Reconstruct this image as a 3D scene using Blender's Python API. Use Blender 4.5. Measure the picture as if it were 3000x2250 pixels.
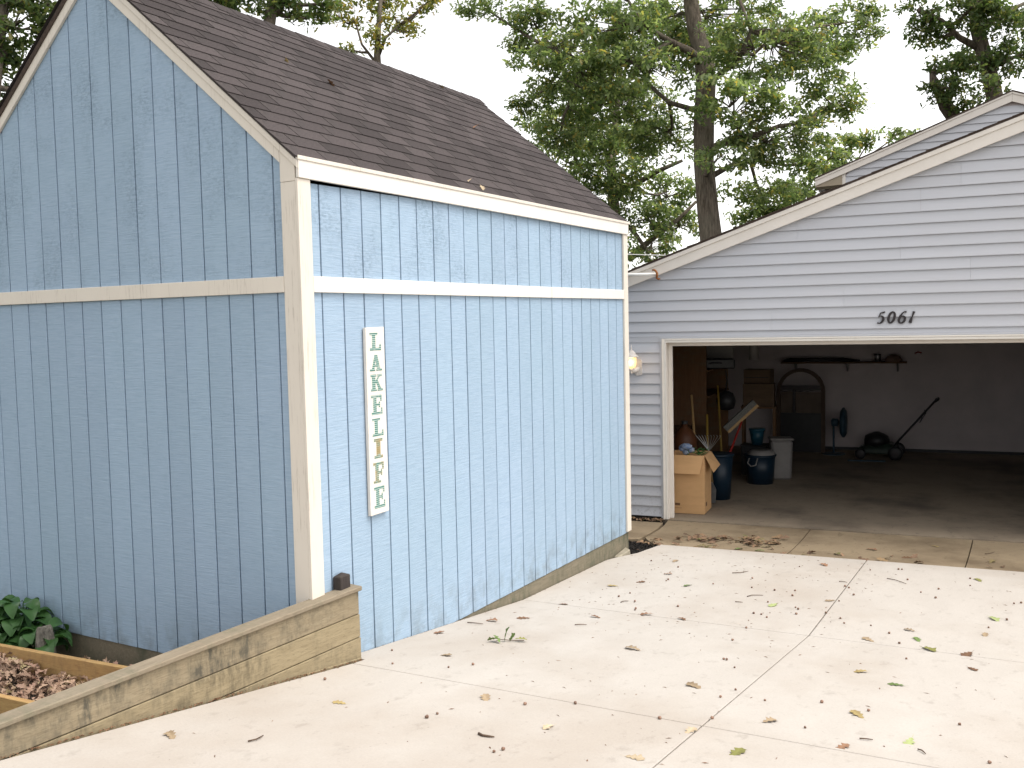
import bpy, bmesh, math, random
import numpy as np
from mathutils import Vector, Matrix
R = math.radians
random.seed(7); rng = np.random.default_rng(11)
for o in list(bpy.data.objects): bpy.data.objects.remove(o)
SC = bpy.context.scene; COL = SC.collection

# ------------------------------------------------------------------ camera, sky, sun, exposure
CAM = np.array([3.899, -4.310, 2.490]); FPX = 2791.6
FW = np.array([-0.4962, 0.8657, -0.0657]); RT = np.array([0.8675, 0.4964, -0.0220])
FW /= np.linalg.norm(FW); RT -= FW*(RT@FW); RT /= np.linalg.norm(RT); UP = np.cross(RT, FW)
cd = bpy.data.cameras.new('camera'); cam = bpy.data.objects.new('camera', cd); COL.objects.link(cam)
cd.sensor_width = 36; cd.lens = FPX/3000*36; cd.clip_start = .05; cd.clip_end = 2000
mw = Matrix.Identity(4)
for i in range(3): mw[i][0] = RT[i]; mw[i][1] = UP[i]; mw[i][2] = -FW[i]; mw[i][3] = CAM[i]
cam.matrix_world = mw; SC.camera = cam
def at(px, py, D):            # a direction seen from the camera and a distance -> a point of the place
    return CAM + (FW + RT*(px-1500)/FPX - UP*(py-1125)/FPX)*D

SUN_AZ, SUN_EL = R(74), R(60)   # azimuth measured from +Y towards +X
w = bpy.data.worlds.new('World'); SC.world = w; w.use_nodes = True
nt = w.node_tree; nt.nodes.clear()
sky = nt.nodes.new('ShaderNodeTexSky'); sky.sky_type = 'NISHITA'; sky.sun_disc = False
sky.sun_elevation = SUN_EL; sky.sun_rotation = SUN_AZ; sky.air_density = 1.0; sky.dust_density = 1.1; sky.ozone_density = .6
hs = nt.nodes.new('ShaderNodeHueSaturation'); hs.inputs['Saturation'].default_value = .12
mxw = nt.nodes.new('ShaderNodeMix'); mxw.data_type = 'RGBA'; mxw.blend_type = 'MULTIPLY'; mxw.inputs['Factor'].default_value = 1
mxw.inputs['B'].default_value = (1, .975, .95, 1)
bg = nt.nodes.new('ShaderNodeBackground'); bg.inputs['Strength'].default_value = .15
ow = nt.nodes.new('ShaderNodeOutputWorld')
nt.links.new(sky.outputs[0], hs.inputs['Color']); nt.links.new(hs.outputs[0], mxw.inputs['A'])
nt.links.new(mxw.outputs['Result'], bg.inputs['Color']); nt.links.new(bg.outputs[0], ow.inputs[0])
sd = bpy.data.lights.new('sun', 'SUN'); sd.energy = 1.45; sd.angle = R(35); sd.color = (1, .95, .88)
sun = bpy.data.objects.new('sun', sd); COL.objects.link(sun)
sv = Vector((math.sin(SUN_AZ)*math.cos(SUN_EL), math.cos(SUN_AZ)*math.cos(SUN_EL), math.sin(SUN_EL)))
sun.rotation_euler = sv.to_track_quat('Z', 'Y').to_euler(); sun.location = (20, 5, 30)
SC.view_settings.view_transform = 'Standard'; SC.view_settings.look = 'None'
SC.view_settings.exposure = 1.15; SC.view_settings.gamma = 1
SC.cycles.max_bounces = 5; SC.cycles.diffuse_bounces = 3; SC.cycles.transmission_bounces = 4; SC.cycles.glossy_bounces = 2

# ------------------------------------------------------------------ helpers
class MB:
    def __init__(s): s.v = []; s.f = []
    def add(s, vs, fs):
        n = len(s.v); s.v += [tuple(map(float, q)) for q in vs]; s.f += [tuple(n+i for i in f) for f in fs]; return s
    def box(s, x0, x1, y0, y1, z0, z1):
        return s.add([(x0,y0,z0),(x1,y0,z0),(x1,y1,z0),(x0,y1,z0),(x0,y0,z1),(x1,y0,z1),(x1,y1,z1),(x0,y1,z1)],
                     [(0,3,2,1),(4,5,6,7),(0,1,5,4),(1,2,6,5),(2,3,7,6),(3,0,4,7)])
    def prism(s, poly, ax, a0, a1):   # poly = the two remaining coordinates in axis order
        n = len(poly)
        def p(q, a): q = list(q); q.insert('xyz'.index(ax), a); return q
        return s.add([p(q, a0) for q in poly]+[p(q, a1) for q in poly],
                     [tuple(range(n)), tuple(range(2*n-1, n-1, -1))]+[(i, (i+1) % n, n+(i+1) % n, n+i) for i in range(n)])
    def loft(s, rings, cap=True):
        n = len(rings[0]); vs = [q for r in rings for q in r]; fs = []
        for k in range(len(rings)-1):
            for i in range(n):
                j = (i+1) % n; fs.append((k*n+i, k*n+j, (k+1)*n+j, (k+1)*n+i))
        if cap: fs += [tuple(range(n-1, -1, -1)), tuple(range(len(vs)-n, len(vs)))]
        return s.add(vs, fs)
    def tube(s, pts, rad, n=8):
        pts = [Vector(q) for q in pts]; rad = rad if hasattr(rad, '__len__') else [rad]*len(pts); rings = []
        for k, q in enumerate(pts):
            d = (pts[min(k+1, len(pts)-1)]-pts[max(k-1, 0)]).normalized()
            a = d.orthogonal().normalized() if k == 0 else (a-d*a.dot(d)).normalized()
            b = d.cross(a); rings.append([q+(a*math.cos(t)+b*math.sin(t))*rad[k] for t in [2*math.pi*i/n for i in range(n)]])
        return s.loft(rings)
    def lathe(s, prof, c, n=16, ax='z', ph=0):
        rings = []
        for r, h in prof:
            ring = []
            for i in range(n):
                t = 2*math.pi*i/n+ph; a, b = r*math.cos(t), r*math.sin(t)
                q = (a, b, h) if ax == 'z' else ((a, h, b) if ax == 'y' else (h, a, b))
                ring.append((c[0]+q[0], c[1]+q[1], c[2]+q[2]))
            rings.append(ring)
        return s.loft(rings)
    def mesh(s, name='m', smooth=False):
        me = bpy.data.meshes.new(name); me.from_pydata(s.v, [], s.f)
        b = bmesh.new(); b.from_mesh(me); bmesh.ops.recalc_face_normals(b, faces=b.faces); b.to_mesh(me); b.free()
        if smooth: me.polygons.foreach_set('use_smooth', [True]*len(me.polygons))
        return me
    def build(s, name, mat, parent=None, smooth=False, bevel=0):
        return obj(name, s.mesh(name, smooth), mat, parent, bevel)
def obj(name, me, mat=None, parent=None, bevel=0, loc=None, rot=None):
    o = bpy.data.objects.new(name, me); COL.objects.link(o)
    if mat is not None and me is not None and len(me.materials) == 0: me.materials.append(mat)
    if parent: o.parent = parent
    if loc is not None: o.location = loc
    if rot is not None: o.rotation_euler = rot
    if bevel:
        m = o.modifiers.new('bevel', 'BEVEL'); m.width = bevel; m.segments = 1; m.limit_method = 'ANGLE'
    return o
def tag(o, label, cat, group=None, kind=None):
    if label: o['label'] = label
    if cat: o['category'] = cat
    if group: o['group'] = group
    if kind: o['kind'] = kind
    return o
def thing(name, label, cat, loc=(0,0,0), rz=0, group=None):
    o = bpy.data.objects.new(name, None); COL.objects.link(o); o.location = loc; o.rotation_euler = (0,0,rz)
    o.empty_display_size = .1
    return tag(o, label, cat, group)
def struct(name, me, mat): o = obj(name, me, mat); o['kind'] = 'structure'; return o
def box(name, mat, parent, *b, bevel=0): return MB().box(*b).build(name, mat, parent, bevel=bevel)

# ------------------------------------------------------------------ materials
class N:
    def __init__(s, name):
        s.m = bpy.data.materials.new(name); s.m.use_nodes = True; s.t = s.m.node_tree; s.t.nodes.clear()
        s.out = s.n('OutputMaterial'); s.b = s.n('BsdfPrincipled'); s.l(s.b.outputs[0], s.out.inputs[0]); s.tc = s.n('TexCoord')
    def n(s, k): return s.t.nodes.new('ShaderNode'+k)
    def l(s, a, b): s.t.links.new(a, b)
    def map(s, sc=(1,1,1), rot=(0,0,0), src=None):
        m = s.n('Mapping'); m.inputs['Scale'].default_value = sc; m.inputs['Rotation'].default_value = rot
        s.l(src or s.tc.outputs['Object'], m.inputs[0]); return m.outputs[0]
    def noise(s, sc=5, st=(1,1,1), det=5, ro=.6, src=None, dist=0):
        n = s.n('TexNoise'); n.inputs['Scale'].default_value = sc; n.inputs['Detail'].default_value = det; n.inputs['Roughness'].default_value = ro
        n.inputs['Distortion'].default_value = dist; s.l(s.map(st, src=src), n.inputs['Vector']); return n.outputs[0]
    def ramp(s, x, a, b, c=0, d=1):
        m = s.n('MapRange'); s.l(x, m.inputs[0])
        for i, v in zip((1,2,3,4), (a,b,c,d)): m.inputs[i].default_value = v
        return m.outputs[0]
    def math(s, op, a, b=None):
        m = s.n('Math'); m.operation = op
        for i, v in enumerate((a, b)):
            if v is None: continue
            if hasattr(v, 'node'): s.l(v, m.inputs[i])
            else: m.inputs[i].default_value = v
        return m.outputs[0]
    def mix(s, f, a, b, mode='MIX'):
        m = s.n('Mix'); m.data_type = 'RGBA'; m.blend_type = mode
        for k, v in (('Factor', f), ('A', a), ('B', b)):
            i = m.inputs[k] if k == 'Factor' else [q for q in m.inputs if q.name == k and q.type == 'RGBA'][0]
            if hasattr(v, 'node'): s.l(v, i)
            else: i.default_value = v if k == 'Factor' else (*v, 1)
        return [q for q in m.outputs if q.type == 'RGBA'][0]
    def rnd(s, col, amt):
        oi = s.n('ObjectInfo'); v = s.ramp(oi.outputs['Random'], 0, 1, 1-amt, 1+amt)
        h = s.n('HueSaturation'); s.l(v, h.inputs['Value']); s.l(col, h.inputs['Color']); return h.outputs[0]
    def z(s): x = s.n('SeparateXYZ'); s.l(s.tc.outputs['Object'], x.inputs[0]); return x.outputs
    def end(s, col, rough=.7, bump=None, bs=.3, bd=.01, spec=.3, metal=0):
        if hasattr(col, 'node'): s.l(col, s.b.inputs['Base Color'])
        else: s.b.inputs['Base Color'].default_value = (*col, 1)
        if hasattr(rough, 'node'): s.l(rough, s.b.inputs['Roughness'])
        else: s.b.inputs['Roughness'].default_value = rough
        s.b.inputs['Specular IOR Level'].default_value = spec; s.b.inputs['Metallic'].default_value = metal
        if bump is not None:
            q = s.n('Bump'); q.inputs['Strength'].default_value = bs; q.inputs['Distance'].default_value = bd
            s.l(bump, q.inputs['Height']); s.l(q.outputs[0], s.b.inputs['Normal'])
        return s.m
def simple(name, c1, c2=None, sc=6, st=(1,1,1), rough=.7, bs=.2, bd=.005, rnd=0, spec=.3, metal=0, lo=.35, hi=.65):
    m = N(name); n = m.noise(sc, st)
    c = m.mix(m.ramp(n, lo, hi), c1, c2 or tuple(v*.75 for v in c1))
    if rnd: c = m.rnd(c, rnd)
    return m.end(c, rough, n, bs, bd, spec, metal)

def mat_paint():
    m = N('weathered_blue_paint')
    saw = m.noise(9, (.5,.5,9), 6, .7); saw2 = m.noise(30, (.25,.25,5), 3); blot = m.noise(2.6, (1,1,.7), 4, .65); spk = m.noise(26, (1,1,2.2), 4, .75)
    z = m.z()[2]; gate = m.ramp(z, 2.72, 2.84, .22, 1)
    mask = m.math('MULTIPLY', m.math('MULTIPLY', m.ramp(blot, .45, .62), m.ramp(spk, .43, .60)), gate)
    c = m.mix(m.ramp(saw, .3, .7), (.285,.388,.512), (.362,.468,.588))
    c = m.mix(m.ramp(m.noise(1.1, (1,1,.6), 3), .35, .7, 0, .5), c, (.295,.410,.505))
    c = m.mix(m.math('MULTIPLY', mask, .43), c, (.125,.180,.235))
    low = m.math('MULTIPLY', m.ramp(z, .25, .62, .55, 0), m.ramp(m.noise(7, (1,1,.8), 5), .45, .65))
    c = m.mix(low, c, (.13,.14,.13))
    fl = m.noise(55, (.18,.18,2.6), 3, .6); c = m.mix(m.ramp(fl, .50, .70, 0, .30), c, (.20,.285,.38)); c = m.mix(m.ramp(fl, .48, .30, 0, .20), c, (.40,.50,.60))
    c = m.rnd(c, .035)
    h = m.math('ADD', saw, m.math('MULTIPLY', saw2, .6))
    return m.end(c, .72, h, .6, .005, .25)
def mat_white(name, c=(.70,.645,.565), peel=.6):
    m = N(name); g = m.noise(20, (4,4,.22), 5, .75); bl = m.noise(3, (1,1,.5), 3); fine = m.noise(60, (1,1,.3), 3)
    k = m.math('MULTIPLY', m.ramp(g, .55, .62), m.ramp(bl, .40, .58))
    col = m.mix(m.ramp(bl, .3, .7, 0, .6), c, tuple(q*.92 for q in c))
    col = m.mix(m.math('MULTIPLY', k, peel), col, (.42,.37,.31))
    return m.end(col, .6, m.math('ADD', fine, g), .22, .003, .3)
def mat_shingle():
    m = N('asphalt_shingle'); gr = m.noise(150, det=3, ro=.8); med = m.noise(2.2, det=4); st = m.noise(9, (1,2,1), 4)
    c = m.mix(m.ramp(gr, .3, .7), (.022,.018,.0185), (.098,.082,.081))
    c = m.mix(m.ramp(med, .4, .68, 0, .55), c, (.036,.036,.034))
    c = m.mix(m.ramp(st, .52, .7, 0, .3), c, (.085,.07,.062))
    return m.end(m.rnd(c, .26), .95, gr, .5, .003, .15)
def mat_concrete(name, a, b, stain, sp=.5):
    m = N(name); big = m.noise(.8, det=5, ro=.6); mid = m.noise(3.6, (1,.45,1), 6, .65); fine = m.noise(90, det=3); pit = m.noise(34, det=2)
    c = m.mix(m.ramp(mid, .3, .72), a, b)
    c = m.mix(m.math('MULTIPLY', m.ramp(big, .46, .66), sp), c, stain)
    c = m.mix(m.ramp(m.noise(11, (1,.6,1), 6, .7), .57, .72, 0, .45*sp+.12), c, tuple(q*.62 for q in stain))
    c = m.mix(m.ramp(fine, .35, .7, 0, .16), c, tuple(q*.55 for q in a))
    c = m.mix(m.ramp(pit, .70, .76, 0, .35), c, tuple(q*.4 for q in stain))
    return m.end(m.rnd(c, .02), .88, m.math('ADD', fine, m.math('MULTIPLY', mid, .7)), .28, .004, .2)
def mat_wood(name, a, b, dark, axis=1, knots=True, rough=.85, stain=(.085,.072,.05), sa=.7, rnd=.06):
    m = N(name); st = [7,7,7]; st[axis] = .45; st = tuple(st)
    g = m.noise(5.5, st, 7, .65, dist=.6); g2 = m.noise(24, st, 4, .6); bl = m.noise(2.4, det=5, ro=.7); sp = m.noise(9, tuple(.75 if i != axis else 2.3 for i in range(3)), 5, .7)
    c = m.mix(m.ramp(g, .3, .7), a, b); c = m.mix(m.ramp(g2, .52, .7, 0, .55), c, dark)
    c = m.mix(m.math('MULTIPLY', m.math('MULTIPLY', m.ramp(bl, .42, .60), m.ramp(sp, .40, .6)), sa), c, stain)
    if knots:
        v = m.n('TexVoronoi'); v.inputs['Scale'].default_value = 1.6; s2 = [1.9,1.9,1.9]; s2[axis] = 1.0; m.l(m.map(tuple(s2)), v.inputs['Vector'])
        d = v.outputs['Distance']; c = m.mix(m.ramp(d, .035, .085, .75, 0), c, (dark[0]*.5, dark[1]*.45, dark[2]*.4))
        wv = m.math('SINE', m.math('MULTIPLY', d, 120)); k = m.math('MULTIPLY', m.ramp(wv, -.2, 1, 0, .3), m.ramp(d, .08, .2, 1, 0)); c = m.mix(k, c, dark)
    return m.end(m.rnd(c, rnd), rough, m.math('ADD', g, g2), .35, .004, .2)
def mat_vinyl():
    m = N('grey_vinyl_siding'); g = m.noise(12, (.15,1,14), 5, .6); bl = m.noise(1.4, det=4); z = m.z()[2]
    c = m.mix(m.ramp(g, .3, .7), (.495,.505,.540), (.525,.535,.570)); c = m.mix(m.ramp(bl, .4, .7, 0, .3), c, (.495,.49,.505))
    d = m.math('MULTIPLY', m.ramp(z, 0, .55, .5, 0), m.ramp(m.noise(38, det=4), .55, .68)); c = m.mix(d, c, (.12,.11,.10))
    return m.end(m.rnd(c, .02), .5, g, .12, .002, .35)
def mat_leaf(name, cols, trans=.4, rough=.5):
    m = N(name); geo = m.n('NewGeometry'); r = geo.outputs['Random Per Island']
    cr = m.n('ValToRGB'); cr.color_ramp.interpolation = 'LINEAR'; e = cr.color_ramp.elements
    while len(e) < len(cols): e.new(.5)
    for i, c in enumerate(cols): e[i].position = c[0]; e[i].color = (*c[1], 1)
    m.l(r, cr.inputs[0]); n = m.noise(.7, det=3); h = m.n('HueSaturation'); m.l(m.ramp(n, .3, .7, .75, 1.35), h.inputs['Value']); m.l(cr.outputs[0], h.inputs['Color'])
    col = h.outputs[0]; m.end(col, rough, spec=.35)
    if trans:
        t = m.n('BsdfTranslucent'); mx = m.n('MixShader'); mx.inputs[0].default_value = trans
        b2 = m.mix(1.0, col, (1.35,1.4,.85), 'MULTIPLY'); m.l(b2, t.inputs[0])
        m.l(m.b.outputs[0], mx.inputs[1]); m.l(t.outputs[0], mx.inputs[2]); m.l(mx.outputs[0], m.out.inputs[0])
    return m.m
def mat_bark():
    m = N('oak_bark'); g = m.noise(9, (2.4,2.4,.35), 6, .7); bl = m.noise(1.2, det=3)
    c = m.mix(m.ramp(g, .35, .65), (.06,.048,.038), (.20,.165,.13)); c = m.mix(m.ramp(bl, .45, .7, 0, .4), c, (.17,.17,.13))
    return m.end(c, .95, g, .9, .05, .1)
def mat_stripe(name, worn=0):
    m = N(name); z = m.z()[2]; wv = m.math('SINE', m.math('ADD', m.math('MULTIPLY', z, 470), m.math('MULTIPLY', m.noise(9), 2.5)))
    c = m.mix(m.ramp(wv, -.3, .25), (.34,.45,.42), (.045,.155,.125)); fade = m.noise(22, det=4); c = m.mix(m.ramp(fade, .55, .72, 0, .45), c, (.55,.55,.50))
    if worn: c = m.mix(m.ramp(m.noise(13, (1,1,1.6), 3), .40, .58, 0, .85), c, (.33,.24,.10))
    return m.end(c, .7)
PAINT = mat_paint(); WHITE = mat_white('peeling_white_paint'); WHITE2 = mat_white('white_paint', (.76,.72,.66), .2)
CREAM = simple('cream_trim_paint', (.74,.69,.63), (.70,.65,.59), 5, rough=.55, bs=.05); SHING = mat_shingle()
CONC = mat_concrete('pale_concrete', (.452,.414,.372), (.492,.454,.410), (.39,.335,.282), .6)
APRON = mat_concrete('stained_concrete', (.27,.208,.136), (.31,.242,.158), (.15,.11,.07), .95)
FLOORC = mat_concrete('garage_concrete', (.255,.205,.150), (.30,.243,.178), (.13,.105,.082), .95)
GREY_WOOD = mat_wood('weathered_plank', (.32,.262,.165), (.255,.205,.125), (.135,.105,.065)); CAP_WOOD = mat_wood('silvered_cap_wood', (.27,.225,.165), (.215,.175,.125), (.13,.105,.075), stain=(.13,.13,.085), sa=.5)
NEW_WOOD = mat_wood('fresh_pine', (.50,.33,.14), (.40,.24,.10), (.26,.13,.06), axis=0, stain=(.22,.14,.08), sa=.4)
POST_WOOD = mat_wood('dark_post_wood', (.060,.050,.046), (.040,.033,.032), (.02,.018,.018), axis=2, knots=False)
BEAM = mat_wood('mossy_timber', (.25,.215,.155), (.19,.165,.12), (.10,.09,.065), stain=(.10,.11,.075), sa=.8)
VINYL = mat_vinyl(); DRYW = simple('dusty_drywall', (.46,.41,.41), (.40,.36,.36), 2, rough=.9, bs=.05)
PLY = mat_wood('plywood', (.12,.062,.03), (.09,.045,.022), (.05,.025,.014), axis=2, knots=False); BARK = mat_bark()  # plywood colour lowered to carry the shadow inside the garage
SOIL = simple('dark_soil', (.050,.036,.026), (.024,.018,.014), 14, rough=1, bs=.9, bd=.03)
MULCH = simple('black_mulch', (.020,.016,.014), (.008,.007,.006), 30, rough=1, bs=.5)
GRASS = simple('lawn', (.07,.10,.03), (.05,.07,.025), 3, rough=1, bs=.5, bd=.05)
DARKW = simple('dimmed_interior', (.13,.10,.08), (.09,.07,.055), 3, rough=.95, bs=.1)  # gloom put into the colour: ceiling and side wall darkened against bounced light
BLACK = simple('black_plastic', (.018,.018,.02), (.012,.012,.013), 8, rough=.45, bs=.05); METAL = simple('grey_metal', (.30,.30,.30), (.22,.22,.22), 12, rough=.4, metal=.8, bs=.05)
CARD = simple('cardboard', (.60,.36,.175), (.53,.32,.15), 3, (1,1,4), rough=.85, bs=.06, rnd=.05); BLUEP = simple('blue_plastic', (.006,.018,.032), (.005,.014,.026), 6, rough=.4, bs=.05)
CARD2 = simple('shaded_cardboard', (.085,.056,.034), (.065,.042,.026), 3, (1,1,4), rough=.9, bs=.06)  # darker cardboard copy, with the shade deep in the garage in its colour
TEAL = simple('teal_plastic', (.010,.06,.09), (.010,.05,.08), 6, rough=.4, bs=.05); REDP = simple('red_paint', (.24,.02,.015), (.20,.017,.013), 6, rough=.4, bs=.05)
YELP = simple('yellow_paint', (.17,.11,.018), (.14,.09,.015), 6, rough=.5, bs=.05); ORAN = simple('orange_plastic', (.085,.03,.011), (.065,.024,.01), 5, rough=.5, bs=.05)
TANW = simple('tan_handle_wood', (.28,.18,.08), (.23,.145,.06), 5, (5,5,.5), rough=.6, bs=.05); GREYP = simple('pale_grey_plastic', (.20,.19,.18), (.16,.15,.145), 4, rough=.6, bs=.05)
RUST = simple('rusty_iron', (.34,.13,.035), (.20,.075,.025), 40, rough=.95, bs=.5, bd=.003); PVC = simple('white_pvc', (.78,.77,.74), (.70,.69,.66), 4, rough=.4, bs=.03)
IRON = simple('dark_iron', (.035,.028,.030), (.022,.018,.02), 20, rough=.5, bs=.1); BRNSH = simple('brown_shingle_edge', (.085,.060,.048), (.05,.037,.03), 40, rough=1, bs=.4)
GREENV = simple('green_vine', (.05,.14,.03), (.03,.08,.02), 14, rough=.7); STONE = simple('pitted_stone', (.24,.22,.185), (.11,.10,.085), 26, rough=1, bs=.9, bd=.02)
def dry(name, a, b): return simple(name, a, b, 24, rough=.8, bs=.4, bd=.002, rnd=.12)
LEAFM = dict(rust=dry('rust_leaf', (.33,.185,.11), (.22,.12,.07)), brown=dry('brown_leaf', (.20,.11,.06), (.13,.07,.04)), tan=dry('tan_leaf', (.36,.27,.17), (.26,.19,.12)),
    pale=dry('pale_leaf', (.52,.42,.29), (.40,.31,.20)), yellow=dry('yellow_leaf', (.40,.31,.13), (.30,.22,.10)), green=dry('green_leaf', (.16,.23,.07), (.11,.16,.05)),
    olive=dry('olive_leaf', (.24,.24,.07), (.17,.16,.05)), palegreen=dry('pale_green_leaf', (.40,.46,.20), (.32,.36,.15)))
ACORNM = simple('acorn_shell', (.25,.155,.11), (.17,.10,.07), 30, rough=.6, rnd=.25); TWIGM = simple('twig_bark', (.13,.085,.055), (.08,.055,.04), 30, rough=.9)

# ------------------------------------------------------------------ ground, driveway, apron
def zs(x, y):
    t = y-(2.594+.05*x); return .136-(.107 if t < 0 else .032)*t
def gz(x, y):
    if y > 4.2: return -.06
    if x < -.02: return .10 if y > -2.6 else min(1.2, .10+(-2.6-y)*.35)
    return min(1.35, zs(x, y)-.14) if y < 3.6 else -.06
xs = [-600,-120,-40,-15,-8,-4,-2,-1,-.06,.0,1,2,3,4,6,8,14,40,120,600]; ys = [-600,-120,-40,-18,-12,-9,-7,-6,-5,-4,-3.2,-2.6,-2,-1,0,1,2,3,3.6,4.2,5,6,8,12,20,40,120,600]
m = MB(); m.add([(x, y, gz(x, y)) for x in xs for y in ys], [(i*len(ys)+j, (i+1)*len(ys)+j, (i+1)*len(ys)+j+1, i*len(ys)+j+1) for i in range(len(xs)-1) for j in range(len(ys)-1)])
struct('ground', m.mesh('ground'), simple('ground_soil_grass', (.060,.070,.030), (.045,.035,.025), 2.5, rough=1, bs=.6, bd=.04))

J1 = lambda x: 2.594+.05*x; J2 = lambda x: .20+.041*x; J3 = lambda x: -2.2+.03*x; J4 = lambda x: -4.7; J5 = lambda x: -7.5
BK = lambda x: 5.25+.115*x; G = .005
drive = MB().box(.05, 7, -7.4, 5.2, -.3, -.2); DR = struct('driveway', MB().add([(.06,-7.4,1.05),(7.2,-7.4,1.05),(7.2,0,.30),(.06,0,.30),(.06,2.6,.03),(7.2,2.6,.03),(7.2,5.5,-.06),(.2,5.1,-.06)], [(0,1,2,3),(3,2,5,4),(4,5,6,7)]).mesh('driveway'), SOIL)
wl = lambda y: .107+(y-.31)*.1069      # foot of the plank wall
def panel(poly, mat, parent, zf, th=.11, name='concrete_panel'):
    m = MB(); n = len(poly); m.add([(x, y, zf(x, y)) for x, y in poly]+[(x, y, zf(x, y)-th) for x, y in poly], [tuple(range(n)), tuple(range(2*n-1, n-1, -1))]+[(i, (i+1) % n, n+(i+1) % n, n+i) for i in range(n)])
    return m.build(name, mat, parent, bevel=.003)
K = [2.34, 4.75, 7.15]
panel([(.002,J1(0)+G),(K[0]-G,J1(K[0])+G),(2.285-G,BK(2.28)-.004),(.214,BK(.214)-.004),(.150,4.76),(.03,4.42),(.002,4.30)], CONC, DR, zs)
panel([(K[0]+G,J1(K[0])+G),(K[1]-G,J1(K[1])+G),(K[1]-G,BK(K[1])-.004),(2.285+G,BK(2.28)-.004)], CONC, DR, zs)
panel([(K[1]+G,J1(K[1])+G),(K[2],J1(K[2])+G),(K[2],BK(K[2])-.004),(K[1]+G,BK(K[1])-.004)], CONC, DR, zs)
for lo, hi in ((J2,J1),(J3,J2),(J4,J3),(J5,J4)):
    for a, b in ((None,K[0]),(K[0],K[1]),(K[1],K[2])):
        g1 = G*.8 if lo is not J1 else G
        if a is None:
            l1 = .002 if lo is J2 else max(-3, wl(lo(0))+.03); l2 = .002 if hi is J1 else wl(hi(0))+.03
            if lo is J2: l1 = .002
            poly = [(l1,lo(l1)+g1),(b-g1,lo(b)+g1),(b-g1,hi(b)-g1),(l2,hi(l2)-g1)]
            if lo is J2: poly = [(.002,J2(0)+.12),(.128,J2(.1)+.12),(.128,J2(.1)+g1),(b-g1,lo(b)+g1),(b-g1,hi(b)-g1),(.002,hi(0)-g1)]
            if hi is J2: poly[3] = (.128, J2(.12)-g1)
        else: poly = [(a+g1,lo(a)+g1),(b-g1 if b < 7 else b,lo(b)+g1),(b-g1 if b < 7 else b,hi(b)-g1),(a+g1,hi(a)-g1)]
        panel(poly, CONC, DR, zs)
SEAM = lambda x: 6.752+.1096*(x+.304)
def za(x, y): t = (y-BK(x))/(SEAM(x)-BK(x)); return .022+(-.012-.022)*t-.02*math.sin(math.pi*min(max(t,0),1))
AP = struct('apron', MB().add([(-2.2,4.9,-.05),(7.2,5.6,-.05),(7.2,7.7,-.05),(-2.2,6.6,-.05)], [(0,1,2,3)]).mesh('apron'), SOIL)
def apron(f0, f1):
    N_ = 6; m = MB(); vs = []
    for i in range(N_+1):
        t = i/N_
        for fx in (f0, f1):
            x = fx(t); y = BK(x)+.004+(SEAM(x)-.012-BK(x))*t; vs.append((x, y, za(x, y)))
    k = len(vs); vs += [(a, b, c-.1) for a, b, c in vs]; fs = []
    for i in range(N_): fs.append((2*i,2*i+1,2*i+3,2*i+2))
    fs += [(0,1,k+1,k),(2*N_,2*N_+1,k+2*N_+1,k+2*N_)]
    for i in range(N_): fs += [(2*i,2*i+2,k+2*i+2,k+2*i),(2*i+1,2*i+3,k+2*i+3,k+2*i+1)]
    m.add(vs, fs).build('concrete_panel', APRON, AP)
jl = lambda t: -.165-.09*t**2.2
for f0, f1 in ((lambda t: .205+(-.155-.205)*min(1,t*3.4)+(jl(t)+.155)*max(0,(t*3.4-1)/2.4) if t < 1 else jl(1), lambda t: 1.497-.07*t-.006), (lambda t: 1.497-.07*t+.006, lambda t: 3.155-.03*t-.006), (lambda t: 3.155-.03*t+.006, lambda t: 4.80), (lambda t: 4.81, lambda t: 7.1)): apron(f0, f1)
m = MB(); poly = [(-.19,5.62),(-.20,5.9),(-.22,6.3),(-.272,SEAM(-.27)-.14),(-1.9,SEAM(-1.9)-.16),(-1.9,5.3),(-.6,5.42)]
panel(poly, APRON, AP, lambda x, y: za(x, max(y, BK(x))))

# ------------------------------------------------------------------ shed
shed = thing('shed', 'tall blue plank shed with white trim and dark shingled gable roof beside the driveway', 'shed')
GX, PEAK = 3.54, 1.77
gl = [0]+[.188+.2032*k for k in range(23)]+[4.908]
wr = box('wall', PAINT, shed, -.06, -.032, .01, 4.90, .245, 3.31)
for i in range(len(gl)-1):
    a, b = gl[i]+.0055, gl[i+1]-.0055; j = random.uniform(-.0012, .0012)
    tz = lambda y: 3.340+.032*min(1, y/2.2)
    MB().prism([(a,.246+random.uniform(-.003,.003)),(b,.246+random.uniform(-.003,.003)),(b,2.715),(a,2.715)], 'x', -.034, j).build('siding_board', PAINT, wr, bevel=.0022)
    MB().prism([(a,2.716),(b,2.716),(b,tz(b)),(a,tz(a))], 'x', -.034, -.001-j).build('siding_board', PAINT, wr, bevel=.0022)
gt = lambda x: 3.435+.832*(PEAK-abs(x+PEAK))
wg = MB().prism([(-3.52,.29),(-.01,.29),(-.01,gt(-.01)-.03),(-PEAK,gt(-PEAK)-.03),(-3.52,gt(-3.52)-.03)], 'y', .032, .06).build('wall', PAINT, shed)
ggl = [0]+[.189+.2032*k for k in range(17)]+[3.54]
for i in range(len(ggl)-1):
    a, b = -ggl[i+1]+.0055, -ggl[i]-.0055; j = random.uniform(-.0012, .0012)
    MB().prism([(a,.289),(b,.289),(b,2.715),(a,2.715)], 'y', j, .034).build('siding_board', PAINT, wg, bevel=.0022)
    top = [(b,gt(b))]+([(-PEAK,gt(-PEAK))] if a < -PEAK < b else [])+[(a,gt(a))]
    MB().prism([(a,2.716),(b,2.716)]+top, 'y', -.001-j, .034).build('siding_board', PAINT, wg, bevel=.0022)
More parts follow.
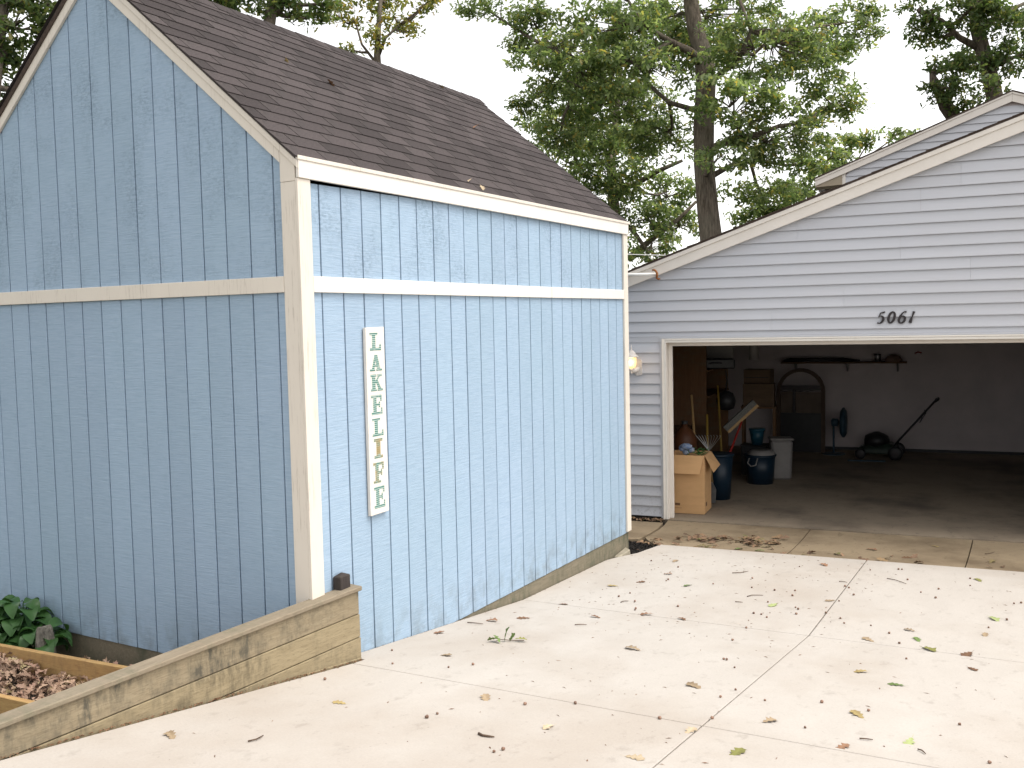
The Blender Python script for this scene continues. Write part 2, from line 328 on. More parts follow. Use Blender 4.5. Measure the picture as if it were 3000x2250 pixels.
wb = MB().prism([(-3.53,.25),(0,.25),(0,gt(0)-.03),(-PEAK,gt(-PEAK)-.03),(-3.53,gt(-3.53)-.03)], 'y', 4.86, 4.90).build('wall', PAINT, shed)
box('wall', PAINT, shed, -3.54, -3.50, .012, 4.86, .25, 3.40)
# white trim
B = .002
box('corner_board', WHITE, shed, .001, .022, -.021, .091, .27, 3.357, bevel=B)
box('corner_board', WHITE, shed, -.114, .0005, -.0195, -.0015, .27, 3.340, bevel=B)
MB().prism([(-.114,3.3415),(.0005,3.3415),(.0005,3.470),(-.114,3.470+.832*.114)], 'y', -.0205, -.0015).build('corner_block', WHITE, shed, bevel=B)
box('corner_board', WHITE, shed, .001, .022, 4.822, 4.925, .262, 3.357, bevel=B)
box('corner_board', WHITE, shed, -3.555, -3.43, -.0195, -.0015, .27, 3.37, bevel=B)
MB().prism([(.093,2.690),(1.262,2.690),(1.262,2.784),(.093,2.786)], 'x', .001, .021).build('trim_band', WHITE2, shed, bevel=B)
MB().prism([(1.264,2.690),(3.20,2.689),(3.20,2.783),(1.264,2.784)], 'x', .001, .020).build('trim_band', WHITE2, shed, bevel=B)
MB().prism([(3.202,2.689),(4.820,2.693),(4.820,2.786),(3.202,2.783)], 'x', .001, .021).build('trim_band', WHITE2, shed, bevel=B)
MB().prism([(-3.428,2.693),(-.116,2.692),(-.116,2.788),(-3.428,2.785)], 'y', -.023, -.0015).build('trim_band', WHITE, shed, bevel=B)
MB().prism([(-.0205,3.3585),(4.925,3.356),(4.925,3.482),(-.0205,3.482)], 'x', .012, .034).build('eave_fascia', WHITE2, shed, bevel=B)
box('drip_strip', WHITE, shed, .0345, .0415, -.030, 4.955, 3.462, 3.486, bevel=B)
rl = lambda x: 3.362+.832*(PEAK-abs(x+PEAK)); ru = lambda x: 3.470+.832*(PEAK-abs(x+PEAK))
MB().prism([(-.1155,rl(-.1155)),(-.1155,ru(-.1155)),(-PEAK+.001,ru(-PEAK)),(-PEAK+.001,rl(-PEAK))], 'y', -.0215, -.0015).build('rake_board', WHITE, shed, bevel=B)
MB().prism([(-3.56,rl(-3.56)),(-3.56,ru(-3.56)),(-PEAK-.001,ru(-PEAK)),(-PEAK-.001,rl(-PEAK))], 'y', -.0215, -.0015).build('rake_board', WHITE, shed, bevel=B)
for s in (1, -1):
    X = lambda d: -PEAK+s*d
    MB().prism([(X(PEAK+.03),ru(0)-.034-.832*.03),(X(PEAK+.03),ru(0)+.010-.832*.03),(X(.0005),ru(-PEAK)+.010),(X(.0005),ru(-PEAK)-.034)], 'y', -.030, -.0225).build('rake_strip', WHITE if s > 0 else BRNSH, shed, bevel=B)
# roof: deck + separate shingles on the slope that is seen
SL = math.atan(.832); cs, sn = math.cos(SL), math.sin(SL)
ro = lambda d: 3.497+.832*(PEAK-d)
roof = MB().prism([(.008,ro(PEAK+.008)-.006),(.008,ro(PEAK+.008)-.026),(-PEAK,ro(0)-.030),(-2*PEAK-.035,ro(PEAK+.035)-.026),(-2*PEAK-.035,ro(PEAK+.035)-.006),(-PEAK,ro(0)-.004)], 'y', -.024, 4.955).build('roof', SHING, shed)
EXP, TW = .1365, .3025; rot = Matrix.Rotation(SL, 3, 'Y')     # local x runs down the slope
def tabmesh(w, L, t=.0045):
    m = MB(); m.add([(-L,0,.0),(0,0,.0085),(0,w,.0085),(-L,w,.0),(-L,0,-.003),(0,0,-.001),(0,w,-.001),(-L,w,-.003)], [(0,1,2,3),(7,6,5,4),(1,0,4,5),(2,1,5,6),(3,2,6,7),(0,3,7,4)]); return m.mesh('shingle')
full = tabmesh(TW-.008, EXP+.035); cache = {}
ncr = 17
for c in range(ncr):
    d = 2.34-c*EXP                       # distance down the slope from the ridge of this course's butt edge
    off = (c % 2)*TW*.5+(c % 5)*.011; y = -.042-off
    while y < 4.96:
        y0, y1 = max(y, -.042), min(y+TW-.008, 4.962)
        if y1-y0 > .03:
            wv = round(y1-y0, 4); me = full if abs(wv-(TW-.008)) < .001 else cache.setdefault(wv, tabmesh(wv, EXP+.035))
            dd = d+random.uniform(-.002, .002)
            o = obj('shingle', me, SHING, roof); o.location = (-PEAK+dd*cs, y0, ro(0)-dd*sn+.002+random.uniform(0, .0008)); o.rotation_euler = (0, SL+.004, random.uniform(-.003, .003))
        y += TW
m = MB()
for c in range(17):
    d = 2.34-c*EXP; x = -PEAK-d*cs; z = ro(0)-d*sn; x2 = -PEAK-(d-EXP-.03)*cs; z2 = ro(0)-(d-EXP-.03)*sn
    m.add([(x,-.042,z+.007),(x,4.96,z+.007),(x2,4.96,z2+.003),(x2,-.042,z2+.003),(x,-.042,z),(x,4.96,z)], [(0,1,2,3),(0,4,5,1)])
m.build('shingle_courses', SHING, roof)['kind'] = 'stuff'
capm = MB().add([(-.11*cs,0,-.11*sn),(0,0,.004),(.11*cs,0,-.11*sn),(-.11*cs,.21,-.11*sn-.004),(0,.21,0),(.11*cs,.21,-.11*sn-.004),(-.11*cs,0,-.11*sn-.005),(0,0,-.002),(.11*cs,0,-.11*sn-.005)], [(0,1,4,3),(1,2,5,4),(0,6,7,1),(1,7,8,2)]).mesh('ridge_cap')
for i in range(27): obj('ridge_cap', capm, SHING, roof, loc=(-PEAK, -.045+i*.186, ro(0)+.016+random.uniform(-.001,.001)))
# foundation
box('foundation_beam', BEAM, shed, -.16, -.008, .02, 4.915, -.10, .2435, bevel=.006)
box('foundation_beam', BEAM, shed, -3.5, -.17, .02, .16, -.10, .287, bevel=.006)

# ------------------------------------------------------------------ vertical sign
sign = thing('hanging_sign', 'tall narrow white wooden sign with green striped letters on blue shed wall', 'sign', (.0, .657, 1.24))
SGN = mat_wood('whitewashed_board', (.74,.70,.64), (.68,.64,.58), (.50,.45,.40), axis=2, knots=False, stain=(.55,.48,.42), sa=.25)
MB().prism([(-.100,0),(.095,.004),(.098,1.232),(-.096,1.229)], 'x', .004, .028).build('board', SGN, sign, bevel=.002)
GLY = {'L': [[(.02,0),(1,0),(1,.15),(.02,.15)], [(.22,0),(.52,0),(.52,1),(.22,1)], [(.02,.87),(.72,.87),(.72,1),(.02,1)], [(.82,0),(1,0),(1,.36),(.88,.36)]],
 'A': [[(.12,.0),(.34,0),(.56,1),(.40,1)], [(.62,0),(.92,0),(.64,1),(.40,1)], [(.25,.26),(.80,.26),(.76,.39),(.28,.39)], [(-.04,0),(.42,0),(.42,.13),(-.04,.13)], [(.54,0),(1.04,0),(1.04,.13),(.54,.13)]],
 'K': [[(.12,0),(.42,0),(.42,1),(.12,1)], [(0,0),(.52,0),(.52,.13),(0,.13)], [(0,.87),(.52,.87),(.52,1),(0,1)], [(.40,.42),(.40,.58),(.76,1),(.92,1)], [(.44,.56),(.60,.70),(.98,.02),(.72,.02)], [(.60,.87),(1,.87),(1,1),(.60,1)], [(.60,0),(1.06,0),(1.06,.13),(.60,.13)]],
 'E': [[(.16,0),(.46,0),(.46,1),(.16,1)], [(0,0),(.96,0),(.96,.14),(0,.14)], [(0,.86),(.92,.86),(.92,1),(0,1)], [(.44,.45),(.72,.45),(.72,.57),(.44,.57)], [(.80,0),(.96,0),(.96,.34),(.86,.34)], [(.80,.68),(.92,.68),(.92,1),(.76,1)], [(.66,.36),(.76,.36),(.76,.66),(.66,.66)]],
 'I': [[(.32,0),(.68,0),(.68,1),(.32,1)], [(.12,0),(.88,0),(.88,.14),(.12,.14)], [(.12,.86),(.88,.86),(.88,1),(.12,1)]],
 'F': [[(.16,0),(.46,0),(.46,1),(.16,1)], [(0,0),(.64,0),(.64,.13),(0,.13)], [(0,.86),(.92,.86),(.92,1),(0,1)], [(.44,.44),(.72,.44),(.72,.56),(.44,.56)], [(.80,.64),(.92,.64),(.92,1),(.76,1)], [(.66,.35),(.76,.35),(.76,.66),(.66,.66)]]}
GREEN = mat_stripe('striped_green_print'); GREENW = mat_stripe('worn_green_print', 1)
for ch, a, b in (('L',455,540),('A',560,638),('K',655,735),('E',755,850),('L',868,955),('I',967,1062),('F',1082,1183),('E',1200,1305)):
    z1, z0 = 1.232-(a-427)/908*1.232, 1.232-(b-427)/908*1.232; m = MB()
    for k, pl in enumerate(GLY[ch]): m.prism([(-.060+.119*p, z0+(z1-z0)*q) for p, q in pl], 'x', .0275, .0289+k*.00012)
    m.build('letter', GREENW if ch in 'IF' else GREEN, sign)

# ------------------------------------------------------------------ garage
HY = .10918; HC = (-.304, 6.752, 0)
gar = thing('garage', 'grey vinyl-sided garage with open door and pale gable trim at end of driveway', 'garage', HC, HY)
UL, URT, RU = -1.0, 10.2, 4.6
rk = lambda u: 3.0136+.3424*(RU-abs(u-RU))
DU0, DU1, DZ = .05, 5.0, 2.186
wall = MB()
wall.box(UL, DU0-.02, .002, .13, -.05, 2.30).box(DU1+.02, URT, .002, .13, -.05, 2.30)
wall.prism([(UL,2.301),(URT,2.301),(URT,rk(URT)+.1),(RU,rk(RU)+.1),(UL,rk(UL)+.1)], 'y', .003, .128).box(DU0-.02, DU1+.02, .004, .127, DZ+.02, 2.3)
fw = wall.build('wall', DRYW, gar)
LAP = .127; Z0L = 2.8268-22*LAP
seams = {}
def lap(i, u0, u1, gs):
    z0 = Z0L+i*LAP; z1 = z0+LAP-.001
    def clip(z):      # visible extent at a height, under the rake
        lim = (z-.10-3.0136)/.3424
        return max(u0, lim), min(u1, 2*RU-lim)
    if clip(z1)[0] > clip(z1)[1]-.05: return
    cuts = [u0]+[g for g in gs if u0+.2 < g < u1-.2]+[u1]
    for k in range(len(cuts)-1):
        a, b = cuts[k]+(.0006 if k else 0), cuts[k+1]-(.0006 if k < len(cuts)-2 else 0); a0, b0 = max(a, clip(z0)[0]), min(b, clip(z0)[1]); a1, b1 = max(a, clip(z1)[0]), min(b, clip(z1)[1])
        if b1-a1 < .03 or b0-a0 < .03: continue
        e = .0015*(k % 2)
        MB().add([(a0,-.026-e,z0),(b0,-.026-e,z0),(b0,-.026-e,z0+.010),(a0,-.026-e,z0+.010),(a1,-.002-e,z1),(b1,-.002-e,z1),(a0,.0005,z0+.012),(b0,.0005,z0+.012),(a1,.0005,z1),(b1,.0005,z1)],
                 [(0,1,2,3),(3,2,5,4),(6,7,1,0),(4,5,9,8),(0,3,4,8,6),(1,7,9,5,2)]).build('siding_lap', VINYL, fw)
SE = [.6,2.42,.9,2.67,1.88,.9,2.42,2.40,3.2,1.3,2.1,3.4,2.7,1.6,2.9,3.3,2.2,3.0]
for i in range(37):
    z0 = Z0L+i*LAP; g = SE[(i//2) % len(SE)]; gs = [g, g+3.66]
    if z0+LAP < 2.245: lap(i, UL, -.032, []); lap(i, DU1+.13, URT, [8.2])
    elif z0 < 2.23: # the course that the header notches
        z1 = z0+LAP
        MB().add([(UL,-.018,2.262),(URT,-.018,2.262),(URT,-.002,z1-.001),(UL,-.002,z1-.001),(UL,.0005,2.262),(URT,.0005,2.262),(URT,.0005,z1-.001),(UL,.0005,z1-.001)], [(0,1,2,3),(4,7,6,5),(0,4,5,1),(3,2,6,7),(0,3,7,4),(1,5,6,2)]).build('siding_lap', VINYL, fw)
        box('siding_lap', VINYL, fw, UL, -.032, -.013, .0005, z0, 2.261); box('siding_lap', VINYL, fw, DU1+.13, URT, -.013, .0005, z0, 2.261)
    else: lap(i, UL, URT, gs)
box('siding_channel', VINYL, gar, -.031, -.001, -.027, .0005, .015, 2.2605, bevel=.002)
box('siding_channel', VINYL, gar, -.031, DU1+.13, -.0265, .0005, 2.2375, 2.2608, bevel=.002)
dark = simple('siding_gap_shade', (.03,.024,.02), (.018,.015,.013), 20, rough=1)  # near-black colour stands in for the shadowed gap below the siding
box('gap_strip', dark, gar, UL, -.02, -.006, .004, -.06, .03)
box('wall', VINYL, gar, UL-.012, UL-.001, .0, 7.1, -.05, rk(UL)+.02)
# door frame
fr = MB().box(.0, .018, -.048, .0, .004, 2.236).box(.018, .050, -.034, .001, .004, 2.236).build('door_frame', WHITE2, gar, bevel=.003)
MB().box(.0505, DU1-.0005, -.034, .001, DZ, DZ+.030).box(.0505, DU1-.0005, -.040, 0, DZ+.031, 2.236).build('head_trim', WHITE2, fr, bevel=.003)
MB().box(DU1+.0, DU1+.05, -.034, .001, .004, 2.236).build('side_trim', WHITE2, fr, bevel=.003)
box('jamb', CREAM, fr, .030, .052, .0015, .13, .0, 2.20); box('jamb', CREAM, fr, DU1-.002, DU1+.018, .0015, .13, 0, 2.20); box('jamb', CREAM, fr, .053, DU1-.003, .0015, .13, 2.184, 2.20)
box('door_stop', CREAM, fr, .0525, .098, .085, .125, .0, 2.183, bevel=.004); box('door_stop', CREAM, fr, .0985, DU1-.004, .085, .124, 2.142, 2.183, bevel=.004)
# rake boards, soffit, roof
for s in (1, -1):
    U = lambda u: u if s > 0 else 2*RU-u
    e = -1.42
    MB().prism([(U(e),rk(e)),(U(e),rk(e)+.122),(U(RU-.001),rk(RU)+.122),(U(RU-.001),rk(RU))], 'y', -.10, -.082).build('rake_board', CREAM, gar, bevel=.003)
    MB().prism([(U(e),rk(e)+.1215),(U(e),rk(e)+.172),(U(RU-.001),rk(RU)+.172),(U(RU-.001),rk(RU)+.1215)], 'y', -.118, -.083).build('drip_trim', CREAM, gar, bevel=.003)
    MB().prism([(U(e),rk(e)+.02),(U(e),rk(e)+.034),(U(RU-.001),rk(RU)+.034),(U(RU-.001),rk(RU)+.02)], 'y', -.0815, .002).build('soffit', CREAM, gar)
    rf = MB().prism([(U(e),rk(e)+.1725),(U(e),rk(e)+.192),(U(RU-.001),rk(RU)+.192),(U(RU-.001),rk(RU)+.1725)], 'y', -.122, 7.55).build('roof', BRNSH, gar)
    m = MB(); L = math.hypot(RU-e, .3424*(RU-e)); a = math.atan(.3424); n = int(L/.145)
    for c in range(n):
        u0, u1 = e-.02+c*.145*math.cos(a), e-.02+(c*.145+.17)*math.cos(a); z0, z1 = rk(e)+.192+(u0-e)*.3424, rk(e)+.192+(u1-e)*.3424
        if u1 > RU: continue
        dy = random.uniform(-.006, .004); t = random.uniform(.006, .012)
        m.prism([(U(u0),z0),(U(u0),z0+t),(U(u1),z1+.002),(U(u1),z1)], 'y', -.130+dy, 7.56)
    m.build('shingle_courses', BRNSH, rf)['kind'] = 'stuff'
MB().prism([(-1.42,rk(-1.42)+.02),(-1.42,rk(-1.42)+.17),(-1.402,rk(-1.42)+.17),(-1.402,rk(-1.42)+.02)], 'y', -.08, 7.5).build('eave_fascia', CREAM, gar)
# inside
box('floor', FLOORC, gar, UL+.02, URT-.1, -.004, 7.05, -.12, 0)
box('interior_wall', DRYW, gar, -.70, URT-.2, 6.95, 7.05, .002, 2.75); box('interior_wall', PLY, gar, -.66, -.60, .135, 6.94, .002, 2.75); box('interior_wall', DARKW, gar, 9.3, 9.4, .135, 6.94, .002, 2.75)
box('ceiling', DARKW, gar, -.59, 9.29, .135, 6.94, 2.62, 2.68)
box('baseboard', BLACK, gar, .2, 9.2, 6.93, 6.949, .002, .05)

# ------------------------------------------------------------------ house gable behind
hou = thing('house', 'higher house gable with pale fascia and grey siding rising behind garage roof', 'house', HC, HY)
HD = 7.6; HP, HS = 4.31, .366
hr = lambda u: 6.118-HS*abs(u-HP)
hw = MB().prism([(1.56,-.05),(7.06,-.05),(7.06,hr(7.06)+.05),(HP,hr(HP)+.05),(1.56,hr(1.56)+.05)], 'y', HD+.002, HD+.2).build('wall', DRYW, hou)
box('wall', VINYL, hou, 1.545, 1.559, HD+.01, HD+8, -.05, 5.1)
LH = .126
for i in range(14):
    z0 = 4.42+i*LH; z1 = z0+LH-.001; f = lambda z: max(1.562, HP-(6.118+.03-z)/HS)
    if HP-f(z1) < .05: continue
    a0, a1 = f(z0), f(z1)
    MB().add([(a0,HD-.024,z0),(2*HP-a0,HD-.024,z0),(2*HP-a1,HD-.002,z1),(a1,HD-.002,z1),(a0,HD+.001,z0),(2*HP-a0,HD+.001,z0),(2*HP-a1,HD+.001,z1),(a1,HD+.001,z1)], [(0,1,2,3),(0,4,5,1),(3,2,6,7),(0,3,7,4),(1,5,6,2)]).build('siding_lap', VINYL, hw)
box('corner_board', WHITE2, hou, 1.50, 1.5615, HD-.024, HD+.03, 3.5, 5.12, bevel=.003)
for s in (1, -1):
    U = lambda u: u if s > 0 else 2*HP-u
    e = 1.02; F0 = HD-.07
    MB().prism([(U(e),hr(e)-.065+.06),(U(e),hr(e)+.09),(U(HP-.001),hr(HP)+.135),(U(HP-.001),hr(HP)-.0)], 'y', F0, F0+.02).build('rake_board', CREAM, hou, bevel=.003)
    MB().prism([(U(e),hr(e)+.0905),(U(e),hr(e)+.125),(U(HP-.001),hr(HP)+.170),(U(HP-.001),hr(HP)+.1355)], 'y', F0-.014, F0+.02).build('drip_trim', CREAM, hou, bevel=.003)
    MB().prism([(U(1.57),hr(1.57)+.02),(U(1.57),hr(1.57)+.03),(U(HP-.001),hr(HP)+.03),(U(HP-.001),hr(HP)+.02)], 'y', F0+.021, HD+.001).build('soffit', CREAM, hou)
    rf = MB().prism([(U(e-.02),hr(e)+.122),(U(e-.02),hr(e)+.145),(U(HP-.001),hr(HP)+.196),(U(HP-.001),hr(HP)+.172)], 'y', F0-.02, HD+8).build('roof', BRNSH, hou)
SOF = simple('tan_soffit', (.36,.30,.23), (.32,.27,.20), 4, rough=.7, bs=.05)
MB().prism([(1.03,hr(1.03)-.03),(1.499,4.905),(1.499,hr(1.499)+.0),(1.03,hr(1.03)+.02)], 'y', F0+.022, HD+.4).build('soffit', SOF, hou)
MB().prism([(1.02,hr(1.02)-.02),(1.02,hr(1.02)+.12),(1.035,hr(1.02)+.12),(1.035,hr(1.02)-.02)], 'y', F0+.03, HD+8).build('eave_fascia', CREAM, hou)

# ------------------------------------------------------------------ small things on the garage front
gm = Matrix.Translation(HC) @ Matrix.Rotation(HY, 4, 'Z')
def G3(u, y, z): return gm @ Vector((u, y, z))
def gthing(name, label, cat, u, y, z, rz=0, group=None): return thing(name, label, cat, G3(u, y, z), HY+rz, group)
def ribbon(pts, wd, th=.014):
    P = [Vector((a, b)) for a, b in pts]; m = MB(); L = []; Rr = []
    for k, p in enumerate(P):
        d = (P[min(k+1, len(P)-1)]-P[max(k-1, 0)]).normalized(); nrm = Vector((-d.y, d.x)); w_ = 1.28*(wd[k] if hasattr(wd, '__len__') else wd)
        L.append(p+nrm*w_/2); Rr.append(p-nrm*w_/2)
    for k in range(len(P)-1): m.prism([tuple(L[k]), tuple(Rr[k]), tuple(Rr[k+1]), tuple(L[k+1])], 'y', -.024-th-k*.00003, -.02)
    return m
def arc(cx, cy, rx, ry, a0, a1, n=14, sh=.22): return [(cx+rx*math.cos(R(a0+(a1-a0)*i/n))+sh*(cy+ry*math.sin(R(a0+(a1-a0)*i/n))), cy+ry*math.sin(R(a0+(a1-a0)*i/n))) for i in range(n+1)]
sl = lambda x, y: (x+.22*y, y)
def numeral(word, u, strokes):
    t = gthing('house_number', f'dark metal numeral {word} of the house number above garage door', 'numeral', u, 0, 2.374, 0, 'house number digits'); m = MB()
    for pts, wd in strokes: q = ribbon(pts, wd); m.add(q.v, q.f)
    m.build('numeral', IRON, t)
w5 = [.006+.015*math.sin(math.pi*i/14) for i in range(15)]
numeral('five', 2.455, [([sl(.060,.130), sl(.045,.122), sl(.018,.119)], [.010,.016,.006]), ([sl(.018,.122), sl(.008,.072)], .008), (arc(.026,.044,.034,.040,105,-125), [.006,.008,.011,.015,.018,.020,.021,.021,.020,.017,.014,.011,.009,.010,.013])])
numeral('zero', 2.563, [(arc(.034,.066,.030,.060,0,360,24), [.012+.009*abs(math.cos(2*math.pi*i/24)) for i in range(25)])])
numeral('six', 2.672, [(arc(.036,.040,.030,.038,0,360,20), [.011+.009*abs(math.cos(2*math.pi*i/20)) for i in range(21)]), ([sl(.008,.045), sl(.012,.080), sl(.028,.112), sl(.048,.128), sl(.066,.122)], [.018,.016,.011,.009,.015])])
numeral('one', 2.790, [([sl(.010,.002), sl(.012,.04), sl(.018,.07), sl(.024,.128)], [.026,.022,.011,.020])])
# wall lantern
ln = gthing('wall_lantern', 'white carriage lantern with lit amber glass on grey siding left of garage door', 'lantern', -.30, 0, 1.785)
LW = simple('white_cast_metal', (.70,.66,.62), (.58,.53,.49), 25, rough=.5, bs=.2)
MB().prism([(-.046,.02),(-.028,0),(.030,0),(.048,.02),(.048,.185),(.030,.205),(-.028,.205),(-.046,.185)], 'y', -.030, -.013).build('backplate', LW, ln, bevel=.004)
cx, cy = -.056, -.135
MB().tube([(.0,-.03,.10),(-.012,-.075,.070),(-.045,-.115,.062),(cx,cy,.085)], [.022,.030,.026,.016], 10).build('arm', LW, ln, True)
MB().lathe([(.004,.025),(.013,.035),(.008,.048),(.018,.060),(.022,.075),(.040,.095)], (cx,cy,0), 12).build('base_finial', LW, ln, True)
em = N('lit_amber_glass'); em.b.inputs['Emission Color'].default_value = (1,.62,.25,1); em.b.inputs['Emission Strength'].default_value = .55; GLASS = em.end((.75,.55,.30), .3)
MB().lathe([(.040,.096),(.056,.125),(.063,.175),(.061,.232)], (cx,cy,0), 12).build('glass', GLASS, ln, True)
rb = MB()
for k in range(6): t = R(60*k+15); rb.tube([(cx+.042*math.cos(t),cy+.042*math.sin(t),.094),(cx+.060*math.cos(t),cy+.060*math.sin(t),.125),(cx+.066*math.cos(t),cy+.066*math.sin(t),.175),(cx+.064*math.cos(t),cy+.064*math.sin(t),.236)], .0032, 5)
rb.build('ribs', LW, ln)
MB().lathe([(.090,.232),(.092,.240),(.066,.262),(.046,.290),(.026,.312),(.010,.322),(.007,.335),(.012,.345),(.006,.358),(.004,.385),(.001,.39)], (cx,cy,0), 12).build('cap', LW, ln, True)
bd = bpy.data.lights.new('bulb', 'POINT'); bd.energy = 1.2; bd.color = (1,.7,.4); bd.shadow_soft_size = .04
bo = bpy.data.objects.new('bulb', bd); COL.objects.link(bo); bo.parent = ln; bo.location = (cx-.0, cy-.07, .17)
# pole with rusty clamp
pp = gthing('pole', 'white pole with rusty end clamp fixed to the garage rake trim', 'pole', 0, -.20, 3.014)
MB().tube([(-1.25,.02,.012),(-.8,.015,.014),(-.36,.01,.010),(-.015,.0,0)], .0195, 12).build('tube', PVC, pp, True)
MB().tube([(-.055,-.022,.050),(-.035,-.030,.055),(-.012,-.034,.040),(.004,-.036,.015),(.006,-.034,-.015),(-.004,-.020,-.045),(.0,.03,-.055),(.0,.10,-.05)], [.010,.012,.013,.014,.014,.013,.012,.011], 8).build('clamp', RUST, pp, True)
c0, c1 = at(1600, 722, 17), at(2010, 750, 15.4); mid = (c0+c1)/2-np.array([0,0,.05]); far = c0+(c0-c1)*4+np.array([0,0,2.2])
m = MB().tube([tuple(far), tuple(c0), tuple(mid), tuple(c1)], .008, 6)
tag(m.build('overhead_cable', PVC), 'thin white cable crossing foliage between the shed and garage roof', 'cable')

# ------------------------------------------------------------------ plank wall by the drive
B0 = Vector((.107, .31, 0)); DW = Vector((-.1063, -.9943, 0)); NW = Vector((.9943, -.1063, 0))
pw = thing('plank_wall', 'low weathered plank wall with flat cap running along driveway edge', 'wall', (0,0,0))
LW_ = 6.0
def wv_(s, o, z): q = B0+DW*s+NW*o; return (q.x, q.y, z)
def board(name, mat, s0, s1, o0, o1, zb, zt, bev=.004, n=1):
    m = MB(); rings = []
    for k in range(n+1):
        s = s0+(s1-s0)*k/n; rings.append([wv_(s,o0,zb(s)), wv_(s,o1,zb(s)), wv_(s,o1,zt(s)), wv_(s,o0,zt(s))])
    return m.loft(rings).build(name, mat, pw, bevel=bev)
T = lambda s: .822-.0335*s
lf = mat_wood('weathered_plank_b', (.29,.24,.16), (.23,.185,.12), (.125,.097,.065), stain=(.075,.07,.055), sa=.9)
board('cap', CAP_WOOD, -.012, 3.05, -.085, .022, lambda s: T(s)+.002, lambda s: T(s)+.030, .005, 6); board('cap', CAP_WOOD, 3.053, LW_, -.085, .022, lambda s: T(s)+.002, lambda s: T(s)+.030)
for k, (e0, mt) in enumerate(((.0, lf), (-.006, GREY_WOOD), (-.010, GREY_WOOD))):
    board('plank', mt, e0, LW_, -.038, -.001*k, lambda s: T(s)-.150*(k+1)+.004, lambda s: T(s)-.150*k-.001, .004, 8)
board('plank', GREY_WOOD, -.002, .45, -.034, .006, lambda s: .30, lambda s: .392+.085*s, .004)
board('plank', GREY_WOOD, .5, LW_, -.038, -.004, lambda s: T(s)-.62, lambda s: T(s)-.455, .004)
m = MB(); x0, x1, y0, y1 = .003, .068, .188, .282
m.add([(x0,y0,.1),(x1,y0,.1),(x1,y1,.1),(x0,y1,.1),(x0,y0,.925),(x1,y0,.930),(x1,y1,.930),(x0,y1,.925),((x0+x1)/2,(y0+y1)/2,.950)], [(0,3,2,1),(0,1,5,4),(1,2,6,5),(2,3,7,6),(3,0,4,7),(4,5,8),(5,6,8),(6,7,8),(7,4,8)])
m.build('post', POST_WOOD, pw, bevel=.004)

# ------------------------------------------------------------------ planting beds
gb = thing('raised_bed', 'raised planting bed of fresh pine boards full of dry leaves behind plank wall', 'raised bed')
Ab = Vector((-3.3, -.57, .0)); a5 = R(5); db = Vector((math.cos(a5), math.sin(a5), 0)); nb = Vector((math.sin(a5), -math.cos(a5), 0))
def bedboard(off, L, zt):
    m = MB(); q = [Ab+nb*off, Ab+nb*off+db*L, Ab+nb*(off+.038)+db*L, Ab+nb*(off+.038)]
    m.add([(p.x,p.y,.10) for p in q]+[(p.x,p.y,zt) for p in q], [(0,3,2,1),(4,5,6,7),(0,1,5,4),(1,2,6,5),(2,3,7,6),(3,0,4,7)]).build('board', NEW_WOOD, gb, bevel=.003)
bedboard(0, 3.12, .352); bedboard(.625, 3.05, .352)
m = MB(); q = [Ab+nb*.04, Ab+nb*.04+db*3.1, Ab+nb*.62+db*3.05, Ab+nb*.62]; m.add([(p.x,p.y,.20) for p in q], [(0,1,2,3)]).build('soil', SOIL, gb)
def oak(kind=0, L=.12, curl=.25, seed=0):
    r = random.Random(seed); n = 7; out = []
    wd = [.03,.16,.09,.26,.13,.30,.16,.10][:n+1]; top = []; bot = []
    for k in range(n+1):
        t = k/n; top.append((t, wd[k]*(1+r.uniform(-.25,.25)))); bot.append((t, -wd[k]*(1+r.uniform(-.25,.25))))
    m = MB(); vs = []; fs = []
    for k in range(n+1):
        t = k/n; zc = curl*(.25*math.sin(t*3.0)+r.uniform(-.04,.04)); tw = curl*r.uniform(.5,1.1)
        sw = 1.0
        vs += [(t*L-L/2, top[k][1]*L*sw, (zc+tw*abs(top[k][1]))*L), (t*L-L/2, 0, zc*L), (t*L-L/2, bot[k][1]*L*sw, (zc+tw*abs(bot[k][1])*r.uniform(.4,1.3))*L)]
    for k in range(n): a = k*3; fs += [(a,a+1,a+4,a+3),(a+1,a+2,a+5,a+4)]
    b = len(vs); vs += [(-L*.5,.0012,vs[1][2]),(-L*.5,-.0012,vs[1][2]),(-L*.82,-.0008,.004),(-L*.82,.0008,.004)]; fs.append((b,b+1,b+2,b+3))
    m.add(vs, fs); return m.mesh('leaf')
OAK = [[oak(0, .12, c, 3*i+j) for j in range(3)] for i, c in enumerate((.10, .28, .8))]
def litter(name, pts, mat, label, cat, size=(.05,.11), par=None, curl=2, tilt=.9):
    V = []; Fc = []; base = 0
    src = []
    for me in OAK[curl]+OAK[1]:
        co = np.array([v.co[:] for v in me.vertices]); src.append((co, [tuple(p.vertices) for p in me.polygons]))
    for i, (x, y, z) in enumerate(pts):
        co, fs = src[i % len(src)]; s = rng.uniform(*size)/.12
        e = Matrix.Rotation(rng.uniform(0, 6.28), 3, 'Z') @ Matrix.Rotation(rng.uniform(-tilt, tilt), 3, 'X') @ Matrix.Rotation(rng.uniform(-tilt, tilt), 3, 'Y')
        c = (co*s) @ np.array(e).T+np.array([x, y, z]); V.append(c); Fc += [tuple(base+k for k in f) for f in fs]; base += len(c)
    me = bpy.data.meshes.new(name); me.from_pydata(np.concatenate(V).tolist(), [], Fc)
    o = obj(name, me, mat, par); o['kind'] = 'stuff'
    if label: tag(o, label, cat)
    return o
DRYL = mat_leaf('dry_leaf_mix', [(0,(.18,.115,.08)),(.3,(.36,.235,.165)),(.55,(.50,.35,.245)),(.8,(.42,.26,.195)),(1,(.50,.41,.22))], 0, .8)
